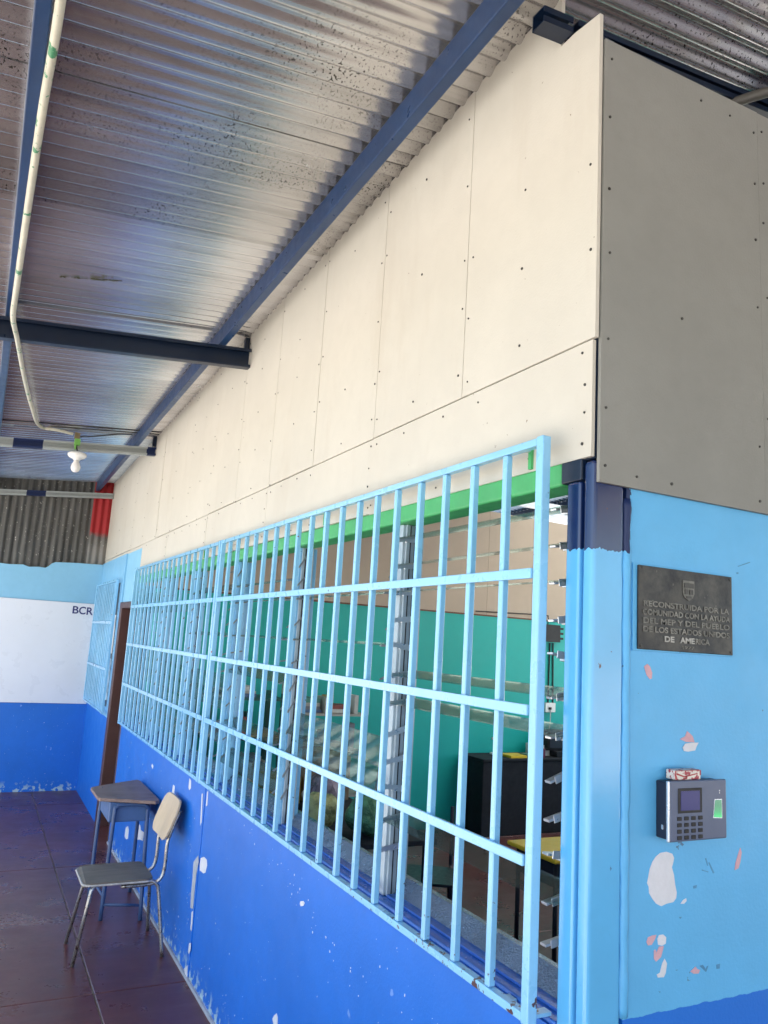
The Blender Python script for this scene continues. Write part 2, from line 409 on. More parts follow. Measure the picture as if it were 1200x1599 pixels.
# cream boards, upper row and lower strip; the roof follows z = RZ(x, y)
def RZ(x, y): return 3.62 - .016 * (y - 1.4) + (.10 * x if x < 3.65 else .365 - .10 * (x - 3.65))
def ywall(y): return .002 + .004 * math.sin(y * 2.1)
SE = [1.352, 1.94, 2.545, 3.147, 3.74, 4.33, 4.93, 5.55, 6.62, 7.85, 9.57]
scr = MB()
def screw(p, axis):
    p = Vector(p)
    c = Vector((0, 0, 0)); ax = Vector((1, 0, 0)) if axis == 0 else Vector((0, 1, 0))
    a = Vector((0, 1, 0)) if axis == 0 else Vector((1, 0, 0)); b = Vector((0, 0, 1))
    r = random.uniform(.0028, .0042)
    ring = [p + (a * math.cos(k * math.pi / 4) + b * math.sin(k * math.pi / 4)) * r for k in range(8)]
    scr.prism(ring, -ax * .0022)
for i in range(len(SE) - 1):
    y0, y1 = SE[i] + .0018, SE[i + 1] - .0018
    z0 = 2.562 + .002 * math.sin(i * 3)
    if i == 0:      # first board is cut round the rafter and stands proud at the corner
        prof = [(y0, z0), (y1, z0), (y1, RZ(0, y1) + .02), (1.508, RZ(0, 1.508) + .01), (1.508, 3.467), (1.452, 3.467), (y0, 3.452)]
    else:
        prof = [(y0, z0), (y1, z0), (y1, RZ(0, y1) + .012), (y0, RZ(0, y0) + .012)]
    off = random.uniform(-.0012, .0012)
    part('wall_board', MB().prism([(.004 + off, a, b) for a, b in prof], (.011, 0, 0)), M_board, B)
    ym = (y0 + y1) / 2
    zs = [2.60, 2.83, 3.06, 3.28, 3.50]
    for z in zs:
        for yy in (y0 + .022, y1 - .022) + ((ym,) if y1 - y0 > .3 else ()):
            if z < RZ(0, yy) - .05 and random.random() < .85:
                if i == 0 and z > 3.36: continue
                screw((.004 + off, yy + random.uniform(-.008, .008), z + random.uniform(-.05, .05)), 0)
SL = [1.362, 2.547, 3.76, 4.95, 6.15, 7.25]
for i in range(len(SL) - 1):
    y0, y1 = SL[i] + .0015, SL[i + 1] - .0015
    off = random.uniform(-.001, .001)
    z0 = 2.2735 if i else 2.268
    part('wall_board', MB().prism([(.0055 + off, a, b) for a, b in [(y0, z0), (y1, z0), (y1, 2.558), (y0, 2.558)]], (.010, 0, 0)), M_board, B)
    k = int((y1 - y0) / .2)
    for q in range(k + 1):
        for z in (2.30, 2.53):
            if random.random() < .8: screw((.0055 + off, y0 + .03 + (y1 - y0 - .06) * q / k + random.uniform(-.02, .02), z + random.uniform(-.008, .008)), 0)
    for z in (2.38, 2.45): screw((.0055 + off, y0 + .025, z), 0)
part('wall_board', MB().box(.0075, .0165, 7.252, 9.567, 2.5285, 2.558), M_board, B)
# grey boards on the end face
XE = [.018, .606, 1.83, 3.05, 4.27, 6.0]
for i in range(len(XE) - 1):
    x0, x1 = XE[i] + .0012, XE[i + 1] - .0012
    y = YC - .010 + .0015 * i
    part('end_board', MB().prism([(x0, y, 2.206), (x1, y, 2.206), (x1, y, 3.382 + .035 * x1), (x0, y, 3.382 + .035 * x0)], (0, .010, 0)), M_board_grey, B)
    for z in (2.26, 2.42, 2.58, 2.80, 3.0, 3.2, 3.33):
        for xx in (x0 + .022, x1 - .022):
            if random.random() < .9: screw((xx + random.uniform(-.006, .006), y, z + random.uniform(-.04, .04) * (0 if z > 3.3 else 1) + .03 * x0), 1)
    for q in range(1, 5): screw((x0 + (x1 - x0) * q / 5, y, random.choice((2.235, 3.345 + .035 * x0))), 1)
    screw(((x0 + x1) / 2 - .02, y, 2.68), 1)
part('screw_heads', scr, M_screw, B, kind='stuff')
part('corner_stud', MB().box(.0165, .060, YC + .002, YC + .04, 2.265, 3.40), M_navy, B)

# peeled paint patches (outlines read off the photograph, lying on the wall they belong to)
def patch(pts, ax, val, m, th=.0012, name='paint_patch'):
    P = [at(u, v, ax, val) for u, v in pts]
    d = Vector((0, 0, 0)); d[ax] = -th
    part(name, MB().prism(P, d), m, B)
def c8(L): return [(850 + x / 3.428, 1180 + y / 3.428) for x, y in L]
def c7(L): return [(850 + x / 3.428, 850 + y / 3.428) for x, y in L]
YP = YC + .004
patch(c8([(580, 570), (598, 543), (622, 523), (655, 517), (685, 527), (695, 550), (690, 575), (683, 600), (694, 640), (700, 690), (709, 735), (706, 765), (690, 786), (655, 794), (626, 808), (600, 795), (580, 770), (562, 738), (560, 705), (551, 685), (558, 650), (565, 610)]), 1, YP, M_chipw)
patch(c8([(1020, 615), (1024, 580), (1040, 525), (1050, 495), (1057, 520), (1050, 570), (1040, 605)]), 1, YP, M_chipp)
patch(c8([(730, 795), (745, 775), (760, 766), (762, 780), (748, 795)]), 1, YP, M_chipw)
patch(c8([(548, 1000), (556, 975), (580, 965), (600, 962), (592, 985), (575, 1015), (555, 1018)]), 1, YP, M_chipp)
patch(c8([(606, 985), (615, 963), (638, 960), (653, 975), (650, 1008), (630, 1020), (610, 1015)]), 1, YP, M_chipw)
patch(c8([(588, 1045), (596, 1040), (600, 1060), (615, 1025), (640, 1022), (625, 1080), (598, 1105), (588, 1090)]), 1, YP, M_chipp)
patch(c8([(603, 1175), (620, 1165), (632, 1115), (645, 1090), (657, 1115), (650, 1165), (640, 1188), (608, 1190)]), 1, YP, M_chipw)
patch(c8([(783, 1158), (798, 1145), (810, 1132), (820, 1145), (834, 1150), (826, 1168), (800, 1170)]), 1, YP, M_chipp)
patch(c7([(535, 655), (552, 642), (566, 655), (578, 690), (576, 720), (565, 724), (548, 700)]), 1, YP, M_chipp)
patch(c7([(727, 1045), (755, 1030), (765, 1002), (780, 1015), (795, 1030), (805, 1062), (760, 1060)]), 1, YP, M_chipp)
patch(c7([(742, 1090), (755, 1070), (790, 1064), (826, 1064), (815, 1085), (808, 1105), (770, 1112), (748, 1108)]), 1, YP - .0013, M_chipw)
M_scuff = paint('blue_grey_scuff', (.075, .25, .45, 1), .7, .2, 30, 0)
for L in ([(862, 552), (868, 550), (880, 590), (874, 592)], [(880, 575), (885, 572), (912, 630), (905, 633)], [(845, 612), (880, 622), (878, 628), (846, 618)], [(798, 700), (818, 695), (815, 712), (800, 714)],
          [(722, 866), (738, 864), (730, 876)], [(832, 1128), (850, 1122), (870, 1150), (862, 1156)], [(872, 1130), (880, 1126), (868, 1160), (862, 1158)], [(922, 1122), (942, 1116), (940, 1142), (924, 1144)], [(700, 1150), (715, 1146), (712, 1156)], [(612, 1264), (624, 1266), (620, 1272)]):
    patch(c8(L), 1, YP, M_scuff, .0006, 'scuff_mark')
patch(c7([(1036, 118), (1100, 96), (1106, 99), (1040, 122)]), 1, YP, M_scuff, .0006, 'scuff_mark')
patch(c7([(1030, 152), (1040, 150), (1041, 160), (1032, 161)]), 1, YP, M_scuff, .0006, 'scuff_mark')
def c4(L): return [(x / 3, 1180 + y / 3) for x, y in L]
def c5(L): return [(300 + x / 4.006, 1200 + y / 4.006) for x, y in L]
patch(c4([(638, 398), (642, 360), (650, 320), (658, 330), (660, 350), (675, 362), (670, 402), (655, 395)]), 0, 0, M_chipw)
patch(c5([(50, 600), (55, 565), (75, 555), (93, 575), (96, 610), (85, 655), (72, 660), (50, 640)]), 0, 0, M_chipw)
patch(c4([(935, 548), (938, 500), (950, 478), (968, 490), (970, 520), (960, 552)]), 0, -.0002, M_chipw) if False else None
patch(c4([(908, 500), (930, 470), (932, 500), (920, 560), (912, 640), (905, 720), (893, 715), (896, 650), (902, 590)]), 0, -.0065, M_chipg)
patch(c4([(899, 735), (906, 730), (902, 790), (897, 825), (893, 815)]), 0, -.0065, M_chipw)
patch(c4([(882, 920), (888, 880), (896, 880), (893, 915), (886, 932)]), 0, -.0065, M_chipw)
patch(c4([(864, 1000), (880, 985), (878, 1045), (868, 1030)]), 0, -.0065, M_chipw)
patch(c4([(884, 150), (889, 108), (896, 120), (895, 155), (888, 164)]), 0, 0, M_chipw)
patch(c4([(806, 180), (812, 138), (820, 145), (817, 182), (811, 190)]), 0, 0, M_chipw)
patch(c4([(710, 50), (714, 40), (720, 52), (716, 64)]), 0, 0, M_chipw)
patch(c5([(676, 850), (680, 834), (698, 832), (706, 845), (698, 862), (682, 866)]), 0, 0, M_chipw)
patch(c5([(505, 1570), (515, 1550), (530, 1535), (537, 1560), (535, 1605), (512, 1605)]), 0, 0, M_chipw)
patch(c4([(585, 380), (590, 340), (600, 332), (604, 350), (600, 390), (592, 395)]), 0, 0, M_chipw)
patch([(313, 1290), (315.5, 1240), (317, 1240), (315, 1285)], 0, -.0065, M_chipw)
patch([(322, 1260), (324, 1237), (325.5, 1236), (324, 1258)], 0, -.0005, M_chipw)

# scattered white flecks where the blue paint has flaked
rf = random.Random(77); fk = MB()
def fleck(y, z, r):
    k = rf.randint(5, 7); a0 = rf.uniform(0, 6)
    fk.prism([(0, y + r * rf.uniform(.5, 1.1) * math.cos(a0 + 2 * math.pi * i / k), z + r * rf.uniform(.7, 1.7) * math.sin(a0 + 2 * math.pi * i / k)) for i in range(k)], (-.0008, 0, 0))
for (ya, za, yb, zb, n_, sp) in ((3.75, .93, 2.75, .80, 26, .03), (2.85, .82, 2.35, .72, 16, .03), (4.6, .7, 4.45, .25, 22, .05), (5.9, .55, 5.0, .45, 26, .12), (4.2, .5, 2.6, .35, 26, .18), (6.9, .8, 5.2, .75, 18, .12), (6.6, .2, 4.4, .12, 40, .07), (4.3, .10, 3.3, .08, 20, .06), (2.3, .75, 1.6, .85, 14, .08)):
    for _ in range(n_):
        t = rf.random()
        fleck(ya + (yb - ya) * t + rf.gauss(0, sp * .6), min(.97, max(.02, za + (zb - za) * t + rf.gauss(0, sp))), rf.choice((.0012, .0016, .0022, .0032)) * (1.5 if ya > 5 else 1))
part('paint_flecks', fk, M_chipw, B, kind='stuff')

# ---- partition at the back of the room, teal below and boarded above
YB = 7.02
part('partition_wall', MB().box(.14, 6.0, YB, YB + .12, 0, 2.17), M_teal, B)
part('partition_trim', MB().box(.14, 6.0, YB - .006, YB + .12, 2.1705, 2.185), paint('rusty_trim', (.16, .07, .04, 1), .7, .2, 8), B)
xs = [.02, 1.24, 2.45, 3.05, 3.66, 4.27, 4.88, 6.0]
for i in range(len(xs) - 1):
    f = lambda x: 3.33 - .05 * abs(x - 3.6) * (1 if x < 3.6 else .3)
    a, b = xs[i] + .0015, xs[i + 1] - .0015
    part('partition_board', MB().prism([(a, YB - .002, 2.186), (b, YB - .002, 2.186), (b, YB - .002, f(b)), (a, YB - .002, f(a))], (0, .01, 0)), M_inboard, B)
part('rear_wall', MB().box(5.9, 6.0, YC + .141, YB - .003, 0, 1.0).box(5.9, 6.0, YC + .141, YB - .003, 2.9, 3.25).box(5.9, 6.0, 4.1, 4.3, 1.001, 2.899), M_teal, B)
part('gable_truss', MB().box(.12, 6.0, YB + .03, YB + .09, 3.46, 3.54).box(3.58, 3.66, YB + .03, YB + .09, 3.3, 3.459), M_white, B)

# ---- louvre windows: five bays between mullions
MUL = [2.34, 3.31, 4.27, 5.23, 6.19]
for k, y in enumerate(MUL):
    mu = part('mullion', MB().box(.030, .115, y - .022, y + .022, 1.013, 2.2115), M_bar if k != 0 else M_alug, B, bevel=.003)
edges = [1.448] + [y for m in MUL for y in (m - .022, m + .022)] + [7.19]
clip_me = MB().box(-.052, .046, -.006, .006, -.0015, .0015).box(-.052, .046, -.0065, -.0045, -.008, .008).box(-.016, .02, -.005, .005, -.011, -.0017).mesh('clip')
clip_me.materials.append(M_alu)
clip_dark = MB().box(-.052, .046, -.006, .006, -.0012, .0012).box(-.052, .046, -.0065, -.0045, -.003, .004).mesh('clip'); clip_dark.materials.clear(); clip_dark.materials.append(paint('dull_clip_metal', (.26, .28, .29, 1), .45, .1, 14, 0, metal=.5))
clip_near = MB().box(-.055, .046, -.010, .010, -.003, .003).box(-.040, .040, -.011, -.0085, -.009, .009).box(-.016, .02, -.008, .008, -.013, -.0032).mesh('clip', bevel=.001, seg=1); clip_near.materials.append(M_alu)
PITCH = .0905
# tilt of each slat position by bay (degrees from level); None = slat missing, clip only
OPEN = [2.160, 2.070, 1.979]
bays = [
    {0: 8, 1: 9, 2: 9, 5: 9, 6: 9, 10: 12},
    {4: 3, 8: 62, 9: 63, 2: 6},
    {1: 8, 2: 9, 4: 4, 6: 20, 9: 12, 11: 40},
    {1: 30, 4: 10, 7: 62, 8: 62, 10: 62},
    {2: 60, 6: 62, 7: 62, 8: 62, 9: 60, 10: 62, 11: 62},
    {1: 60, 2: 60, 6: 62, 7: 62, 8: 62, 10: 62, 11: 62},
]
for k in range(6):
    y0, y1 = edges[2 * k], edges[2 * k + 1]
    mt = M_alug if k < 2 else M_bar
    wn = part('louvre_window', MB().box(.038, .096, y0 + .0135, y1 - .0135, 1.0135, 1.020), M_sill, B)
    for yy, s in ((y0, 1), (y1, -1)):
        a = sorted((yy + s * .0008, yy + s * .012)); b_ = sorted((yy + s * .0008, yy + s * .003))
        part('track', MB().box(.040, .052, a[0], a[1], 1.014, 2.210).box(.082, .094, a[0], a[1], 1.014, 2.210).box(.0518, .0822, b_[0], b_[1], 1.014, 2.210), mt, wn)
        a = sorted((yy + s * .0032, yy + s * .006))
        part('slot', MB().box(.054, .060, a[0], a[1], 1.016, 2.208), M_slot, wn)
        part('slot', MB().box(.074, .080, a[0], a[1], 1.016, 2.208), M_slot, wn)
    for j in range(12):
        zc = 2.160 - PITCH * j
        t = bays[k].get(j)
        tc = t if t is not None else random.choice((8, 14, 20, 24, -6)) if k == 0 else (t if t is not None else random.uniform(5, 65))
        ang = math.radians(tc)
        if k == 1 and j > 5: ang = math.radians(60)
        for yy in (y0 + .0135, y1 - .0135):
            nearest = k == 0 and yy < 1.6
            shared('clip', clip_near if nearest else clip_me if k == 0 else clip_dark, (.050, yy + (.024 if nearest else 0), zc), wn, (0, -ang, 0))
        if t is not None:
            ca, sa = math.cos(ang), math.sin(ang)
            # sloping down towards the outside
            part('pane', MB().obox((.050 + .001 * sa, (y0 + y1) / 2, zc + .004), (.050 * ca, 0, .050 * sa), (0, (y1 - y0) / 2 - .009, 0), (-.0022 * sa, 0, .0022 * ca)), M_glass, wn)
# small far window behind its grille
fw = part('far_window', MB().box(-.013, .02, 8.02, 8.07, 1.0, 2.30).box(-.013, .02, 9.40, 9.45, 1.0, 2.30).box(-.013, .02, 8.0705, 9.3995, 2.25, 2.30).box(-.013, .02, 8.0705, 9.3995, 1.0, 1.04), M_bar, B)
part('pane', MB().box(-.0125, -.008, 8.071, 9.399, 1.041, 2.249), M_dark, fw)
for (a, b, c, d, m) in ((8.12, 8.42, 1.55, 1.93, 'a'), (8.1, 8.4, 1.1, 1.5, 'b'), (8.5, 8.85, 1.3, 1.7, 'a'), (8.95, 9.3, 1.5, 2.0, 'b')):
    part('paper_sheet', MB().box(-.0140, -.0132, a, b, c, d), M_paper if m == 'a' else paint('print_sheet', (.35, .5, .6, 1), .6, .6, 9, 0), fw)

# ------------------------------------------------------------------ end wall of the corridor
E = thing('corridor_end_wall', 'end wall with grey corrugated iron above pale blue band and royal blue base', 'wall', (-1.3, 9.6, 0))
part('blue_base', MB().box(-2.6, -.0122, 9.51, 9.66, 0, .935), M_dblue, E)
part('plaster_backing', MB().box(-2.6, -.0122, 9.514, 9.66, .936, 2.40), M_band, E)
tp = []
random.seed(3)
x = -2.6
outl = [(-2.6, 2.43)]
for xx, zz in ((-2.2, 2.44), (-1.6, 2.425), (-1.12, 2.43), (-1.0, 2.425), (-.86, 2.435), (-.80, 2.415), (-.70, 2.425), (-.63, 2.42), (-.60, 2.44), (-.57, 2.475), (-.53, 2.495), (-.3, 2.508), (-.013, 2.515)):
    outl.append((xx, zz))
prof = [(-2.6, 2.06)] + outl + [(-.013, 2.06)]
part('pale_blue_band', MB().prism([(a, 9.507, b) for a, b in prof], (0, .006, 0)), M_band, E)
def corr_y(x0, x1, z0, z1, y, amp=.009, pitch=.076, n=10):
    """corrugated sheet standing upright, ribs vertical"""
    m = MB(); k = int((x1 - x0) / pitch * n); vv = []
    for i in range(k + 1):
        xx = x0 + (x1 - x0) * i / k
        vv += [(xx, y + amp * math.sin(2 * math.pi * (xx - x0) / pitch), z0), (xx, y + amp * math.sin(2 * math.pi * (xx - x0) / pitch), z1)]
    return m.add(vv, [(2 * i, 2 * i + 2, 2 * i + 3, 2 * i + 1) for i in range(k)])
for i in range(3):
    part('corrugated_sheet', corr_y(-2.6 + i * .836, -2.6 + i * .836 + .940, 2.36, 3.55 - .08 * (2 - i), 9.545 + .0015 * i), M_rust, E, smooth=True)
part('rear_extension', MB().box(.131, 6.0, 9.51, 9.66, 0, 3.3).box(.0165, .130, 9.575, 9.66, 0, 3.47), M_band, E)

# ------------------------------------------------------------------ roof
R = thing('canopy_roof', 'corrugated zinc roof on blue purlins over the corridor', 'roof', (0, 3, 3.3))
def sheet(y0, y1, x0, x1, dz, m, ph=0):
    mb = MB(); pitch = .078; n = 10; k = max(4, int((y1 - y0) / pitch * n)); vv = []
    cols = [x0] + ([3.65] if x0 < 3.65 < x1 else []) + [x1]
    for i in range(k + 1):
        y = y0 + (y1 - y0) * i / k
        for xx in cols:
            vv.append((xx, y, RZ(xx, y) + .010 + dz + .0120 * math.sin(2 * math.pi * (y / pitch) + ph)))
    c = len(cols); fs = []
    for i in range(k):
        for q in range(c - 1):
            fs.append((i * c + q, i * c + q + 1, (i + 1) * c + q + 1, (i + 1) * c + q))
    mb.add(vv, fs)
    return part('roof_sheet', mb, m, R, smooth=True)
y = -8.8; i = 0  # unseen roof behind the viewer lengthened to deepen the shade
while y < 9.6:
    y1 = min(y + .80, 9.64)
    m = M_zinc if y < 3.0 else M_zinc2
    if y > 6.8: m = M_zinc3
    sheet(y, y1 + .035, -2.75, 3.65, .0015 * (i % 2), m)
    sheet(y, y1 + .035, 3.655, 7.4, .0015 * (i % 2), M_fill_light_sheet if 1.2 < y < 6.6 else m)  # unseen translucent sheets on the far slope, added to brighten the interior
    y = y1; i += 1
def purlin(x, m, y0=-8.8, y1=9.62, w_=.042, h=.10, name='purlin'):
    mb = MB(); vv = []
    za, zb = RZ(x, y0), RZ(x, y1)
    vv = [(x - w_ / 2, y0, za - h), (x + w_ / 2, y0, za - h), (x + w_ / 2, y0, za - .001), (x - w_ / 2, y0, za - .001)]
    mb.add(vv + [(a, y1, c - za + zb) for a, b, c in vv], [(0, 1, 2, 3), (7, 6, 5, 4), (0, 4, 5, 1), (1, 5, 6, 2), (2, 6, 7, 3), (3, 7, 4, 0)])
    return part(name, mb, m, R, bevel=.004)
for x in (-.176, -1.285, -2.40, 1.0, 2.1, 3.2, 4.1, 5.2): purlin(x, M_navyp)
part('ridge_cap', MB().prism([(3.45, -8.8, RZ(3.45, -8.8) + .05), (3.6525, -8.8, RZ(3.65, -8.8) + .06), (3.85, -8.8, RZ(3.85, -8.8) + .05), (3.6525, -8.8, RZ(3.65, -8.8) + .055)], (0, 18.44, -.016 * 18.44)), M_zinc2, R)  # unseen cap added to stop sun leaking between the two slopes
part('ridge_board', MB().prism([(3.64, -8.8, RZ(3.65, -8.8) - .06), (3.665, -8.8, RZ(3.65, -8.8) - .06), (3.665, -8.8, RZ(3.65, -8.8) + .0275), (3.64, -8.8, RZ(3.65, -8.8) + .0275)], (0, 18.44, -.016 * 18.44)), M_navyp, R)
def rafter(y, m, h=.105, x0=-2.62, drop=.0, channel=True):
    """C channel open towards the viewer, running across under the purlins"""
    def seg(xa, xb, ya, yb, za, zb):
        mb = MB()
        vv = []
        for xx in (xa, xb):
            t = RZ(xx, y) - .101 - drop
            vv += [(xx, ya, t - h + za), (xx, yb, t - h + za), (xx, yb, t - h + zb), (xx, ya, t - h + zb)]
        return vv, [(0, 1, 2, 3), (7, 6, 5, 4), (0, 4, 5, 1), (1, 5, 6, 2), (2, 6, 7, 3), (3, 7, 4, 0)]
    mb = MB()
    for a in ((y + .046, y + .05, 0, h), (y, y + .0455, 0, .004), (y, y + .0455, h - .004, h), (y, y + .003, .0045, .018), (y, y + .003, h - .018, h - .0045)):
        for xa, xb in ((x0, .0005), (.02, 3.65)):
            v_, f_ = seg(xa, xb, *a); mb.add(v_, f_)
    return part('rafter', mb, m, R)
rafter(1.455, M_navy, .048, x0=-.10)
rafter(4.27, M_navy, .115)
rafter(-1.3, M_navy, .12); rafter(-4.1, M_navy, .12); rafter(-6.9, M_navy, .12)
rafter(7.03, M_galvb, .075)
rafter(9.44, M_galvb, .06, drop=.035)
part('rafter_bracket', MB().box(-.03, .001, 7.055, 7.10, 3.44, 3.53), M_navy, R)
part('rafter_bracket', MB().box(-.025, .001, 4.3255, 4.36, 3.45, 3.56), M_navy, R)
# thin strip at the sheet overlap above the second rafter
for dy, ln in ((-.20, -2.6), (-.10, -.9)):
    vv = []
    for xx in (ln, -.01):
        t = RZ(xx, 7.0) - .004
        vv += [(xx, 7.0 + dy, t - .008), (xx, 7.008 + dy, t - .008), (xx, 7.008 + dy, t), (xx, 7.0 + dy, t)]
    part('lap_strip', MB().add(vv, [(0, 1, 2, 3), (7, 6, 5, 4), (0, 4, 5, 1), (1, 5, 6, 2), (2, 6, 7, 3), (3, 7, 4, 0)]), M_slot, R)
# faded mill stamp on one corrugation: small illegible marks
st = MB(); random.seed(5)
a, b = (93, 430), (187, 445.5)
q = 0.0
while q < 1:
    if not (.12 < q < .2 or .36 < q < .42 or .46 < q < .5):
        u, v = a[0] + (b[0] - a[0]) * q, a[1] + (b[1] - a[1]) * q
        p = at(u, v, 2, 3.47)
        z = RZ(p.x, p.y) - .004
        for _ in range(2):
            dx, dy = random.uniform(-.006, .006), random.uniform(-.008, .008)
            st.box(p.x + dx, p.x + dx + random.uniform(.004, .011), p.y + dy, p.y + dy + random.uniform(.004, .012), z - .0008, z + .0004)
    q += .022
part('mill_stamp', st, paint('olive_stamp_ink', (.05, .05, .015, 1), .8, .2, 20, 0), R, kind='stuff')
# yard edge posts that carry the eave
for yy in (-6.85, -4.05, -1.25, 4.30, 9.45):
    part('eave_post', MB().box(-2.58, -2.50, yy, yy + .08, -.16, RZ(-2.5, yy) - .22), M_navyp, R)

# ------------------------------------------------------------------ window grilles
def grille(y0, y1, nb, label, group, x=-.05, z0=1.008, z1=2.325, rails=(1.34, 1.67, 1.99), bw=.019, tilt=0):
    G = thing('window_grille', label, 'grille', (x, y0, z0), group)
    bar = MB().box(-bw / 2, bw / 2, -bw / 2, bw / 2, z0 + bw, z1 - bw).mesh('bar', bevel=.0022, seg=1)
    bar = MB().box(-bw / 2, bw / 2, -bw / 2, bw / 2, 0, z1 - z0 - 2 * bw - .002).mesh('bar', bevel=.0022, seg=1); bar.materials.append(M_bar)
    for i in range(nb + 1):
        y = y0 + bw / 2 + (y1 - y0 - bw) * i / nb
        if i == 0 or i == nb:
            part('end_bar', MB().box(x - .013, x + .013, y - .013, y + .013, z0 - .003, z1 + .003), M_bar, G, bevel=.003)
        else:
            shared('bar', bar, (x, y + random.uniform(-.006, .006), z0 + bw + .001), G)
    for z in (z0 + bw / 2, z1 - bw / 2):
        part('edge_rail', MB().box(x - .0115, x + .0115, y0 + .0235, y1 - .0235, z - bw / 2, z + bw / 2), M_bar, G, bevel=.002)
    for z in rails:
        part('rail', MB().box(x - .0185, x - .0100, y0 + .0235, y1 - .0235, z - .0125, z + .0125), M_bar, G, bevel=.002)
    return G
G1 = grille(1.462, 4.305, 19, 'large sky blue window grille nearest the corner post', 'window grilles')
G2 = grille(4.332, 7.035, 18, 'large sky blue window grille between the first grille and the brown door frame', 'window grilles')
G3 = grille(8.0, 9.44, 12, 'small sky blue grille beyond the brown door beside the white board', 'window grilles', x=-.055, z0=.985, z1=2.27, rails=(1.40, 1.85), bw=.016)
for G, ys in ((G1, (1.58, 2.95)), (G2, (4.9, 6.4))):
    for yy in ys:
        part('bracket', MB().box(-.003, .005, yy, yy + .013, 2.273, 2.330), M_green, G)
        part('bracket', MB().box(-.040, .002, yy, yy + .03, 1.000, 1.007), M_bar, G)
        part('stay', MB().tube([(-.042, yy + .006, 2.312), (-.003, yy + .006, 2.322)], .004, 6), M_alu, G)
part('bracket', MB().box(-.038, .010, 1.468, 1.492, 1.016, 1.024), M_bar, G1)

# ------------------------------------------------------------------ text helper
def text_mesh(body, size, extrude, m, mat4, offset=0.0, spacing=1.0, width=None):
    cu = bpy.data.curves.new('txt', 'FONT'); cu.body = body; cu.size = size; cu.extrude = extrude; cu.offset = offset
    cu.space_character = spacing; cu.align_x = 'CENTER'; cu.align_y = 'CENTER'
    ob = bpy.data.objects.new('txt', cu); COL.objects.link(ob)
    bpy.context.view_layer.update()
    dg = bpy.context.evaluated_depsgraph_get()
    me = bpy.data.meshes.new_from_object(ob.evaluated_get(dg))
    bpy.data.objects.remove(ob); bpy.data.curves.remove(cu)
    if width:
        xs_ = [v.co.x for v in me.vertices]; k = width / (max(xs_) - min(xs_)); mid = (max(xs_) + min(xs_)) / 2
        for v in me.vertices: v.co.x = (v.co.x - mid) * k
    me.transform(mat4); me.materials.clear(); me.materials.append(m)
    return me
def facing_y(x, y, z):       # text readable when looking along +Y
    return Matrix.Translation((x, y, z)) @ Matrix.Rotation(math.pi / 2, 4, 'X')

# ------------------------------------------------------------------ white board with BCR
WB = thing('white_board', 'large white board with dark blue letters BCR on the end wall', 'board', (-1.2, 9.5, .93))
part('panel', MB().box(-2.5, -.020, 9.492, 9.5065, .938, 2.055), M_white, WB, bevel=.002)
M_ink = paint('dark_blue_ink', (.02, .03, .16, 1), .5, .1, 9, 0)
for ch, u0, u1 in (('B', 113.5, 123), ('C', 123.5, 134), ('R', 135.5, 145.5)):
    p0 = at(u0, 953 + (u0 - 113) * .1, 1, 9.49); p1 = at(u1, 953 + (u1 - 113) * .1, 1, 9.49)
    xm, zm = (p0.x + p1.x) / 2, (p0.z + p1.z) / 2
    me = text_mesh(ch, .118, .0008, M_ink, Matrix.Translation((0, 0, 0)), offset=.0022, width=p1.x - p0.x)
    me.transform(facing_y(xm, 9.4908, zm)); me.transform(Matrix.Translation(-ORG[WB]))
    o = bpy.data.objects.new('letter', me); COL.objects.link(o); o.parent = WB

# ------------------------------------------------------------------ plaque
PQ = thing('wall_plaque', 'tarnished bronze plaque with raised lettering and shield above the time clock', 'plaque', (.31, YP, 1.925))
px0, px1, pz0, pz1 = .149, .472, 1.826, 2.024
part('mount', MB().box(px0 - .012, px1 + .003, YP - .004, YP - .0002, pz0 - .004, pz1 + .004), M_rwall, PQ, bevel=.001)
part('plate', MB().box(px0, px1, YP - .010, YP - .0042, pz0, pz1), M_plaque, PQ, bevel=.0015)
rows = [('RECONSTRUIDA POR LA', 1.9335, .294, M_letter), ('COMUNIDAD CON LA AYUDA', 1.9135, .300, M_letter), ('DEL MEP Y DEL PUEBLO', 1.8935, .296, M_letter),
        ('DE LOS ESTADOS UNIDOS', 1.8735, .296, M_letter)]
for tx, z, wd, m in rows:
    me = text_mesh(tx, .0185, .0010, m, Matrix.Translation((0, 0, 0)), offset=.0005, width=wd)
    me.transform(facing_y(.311, YP - .0106, z)); me.transform(Matrix.Translation(-ORG[PQ]))
    o = bpy.data.objects.new('lettering', me); COL.objects.link(o); o.parent = PQ
for tx, x, wd, m in (('DE', .249, .032, M_letterb), ('AME', .309, .050, M_letterb), ('RICA', .362, .050, M_letter)):
    me = text_mesh(tx, .0185, .0010, m, Matrix.Translation((0, 0, 0)), offset=.0006, width=wd)
    me.transform(facing_y(x, YP - .0106, 1.853)); me.transform(Matrix.Translation(-ORG[PQ]))
    o = bpy.data.objects.new('lettering', me); COL.objects.link(o); o.parent = PQ
me = text_mesh('1977', .010, .0008, M_letter, Matrix.Translation((0, 0, 0)), width=.04)
me.transform(facing_y(.313, YP - .0106, 1.8365)); me.transform(Matrix.Translation(-ORG[PQ]))
o = bpy.data.objects.new('lettering', me); COL.objects.link(o); o.parent = PQ
cx, cz = .314, 1.976
sh = [(-.020, .024), (.020, .024), (.020, -.008), (.015, -.018), (0, -.026), (-.015, -.018), (-.020, -.008)]
part('shield', MB().prism([(cx + a, YP - .0101, cz + b) for a, b in sh], (0, -.002, 0)), M_letter, PQ, bevel=.0006, seg=1)
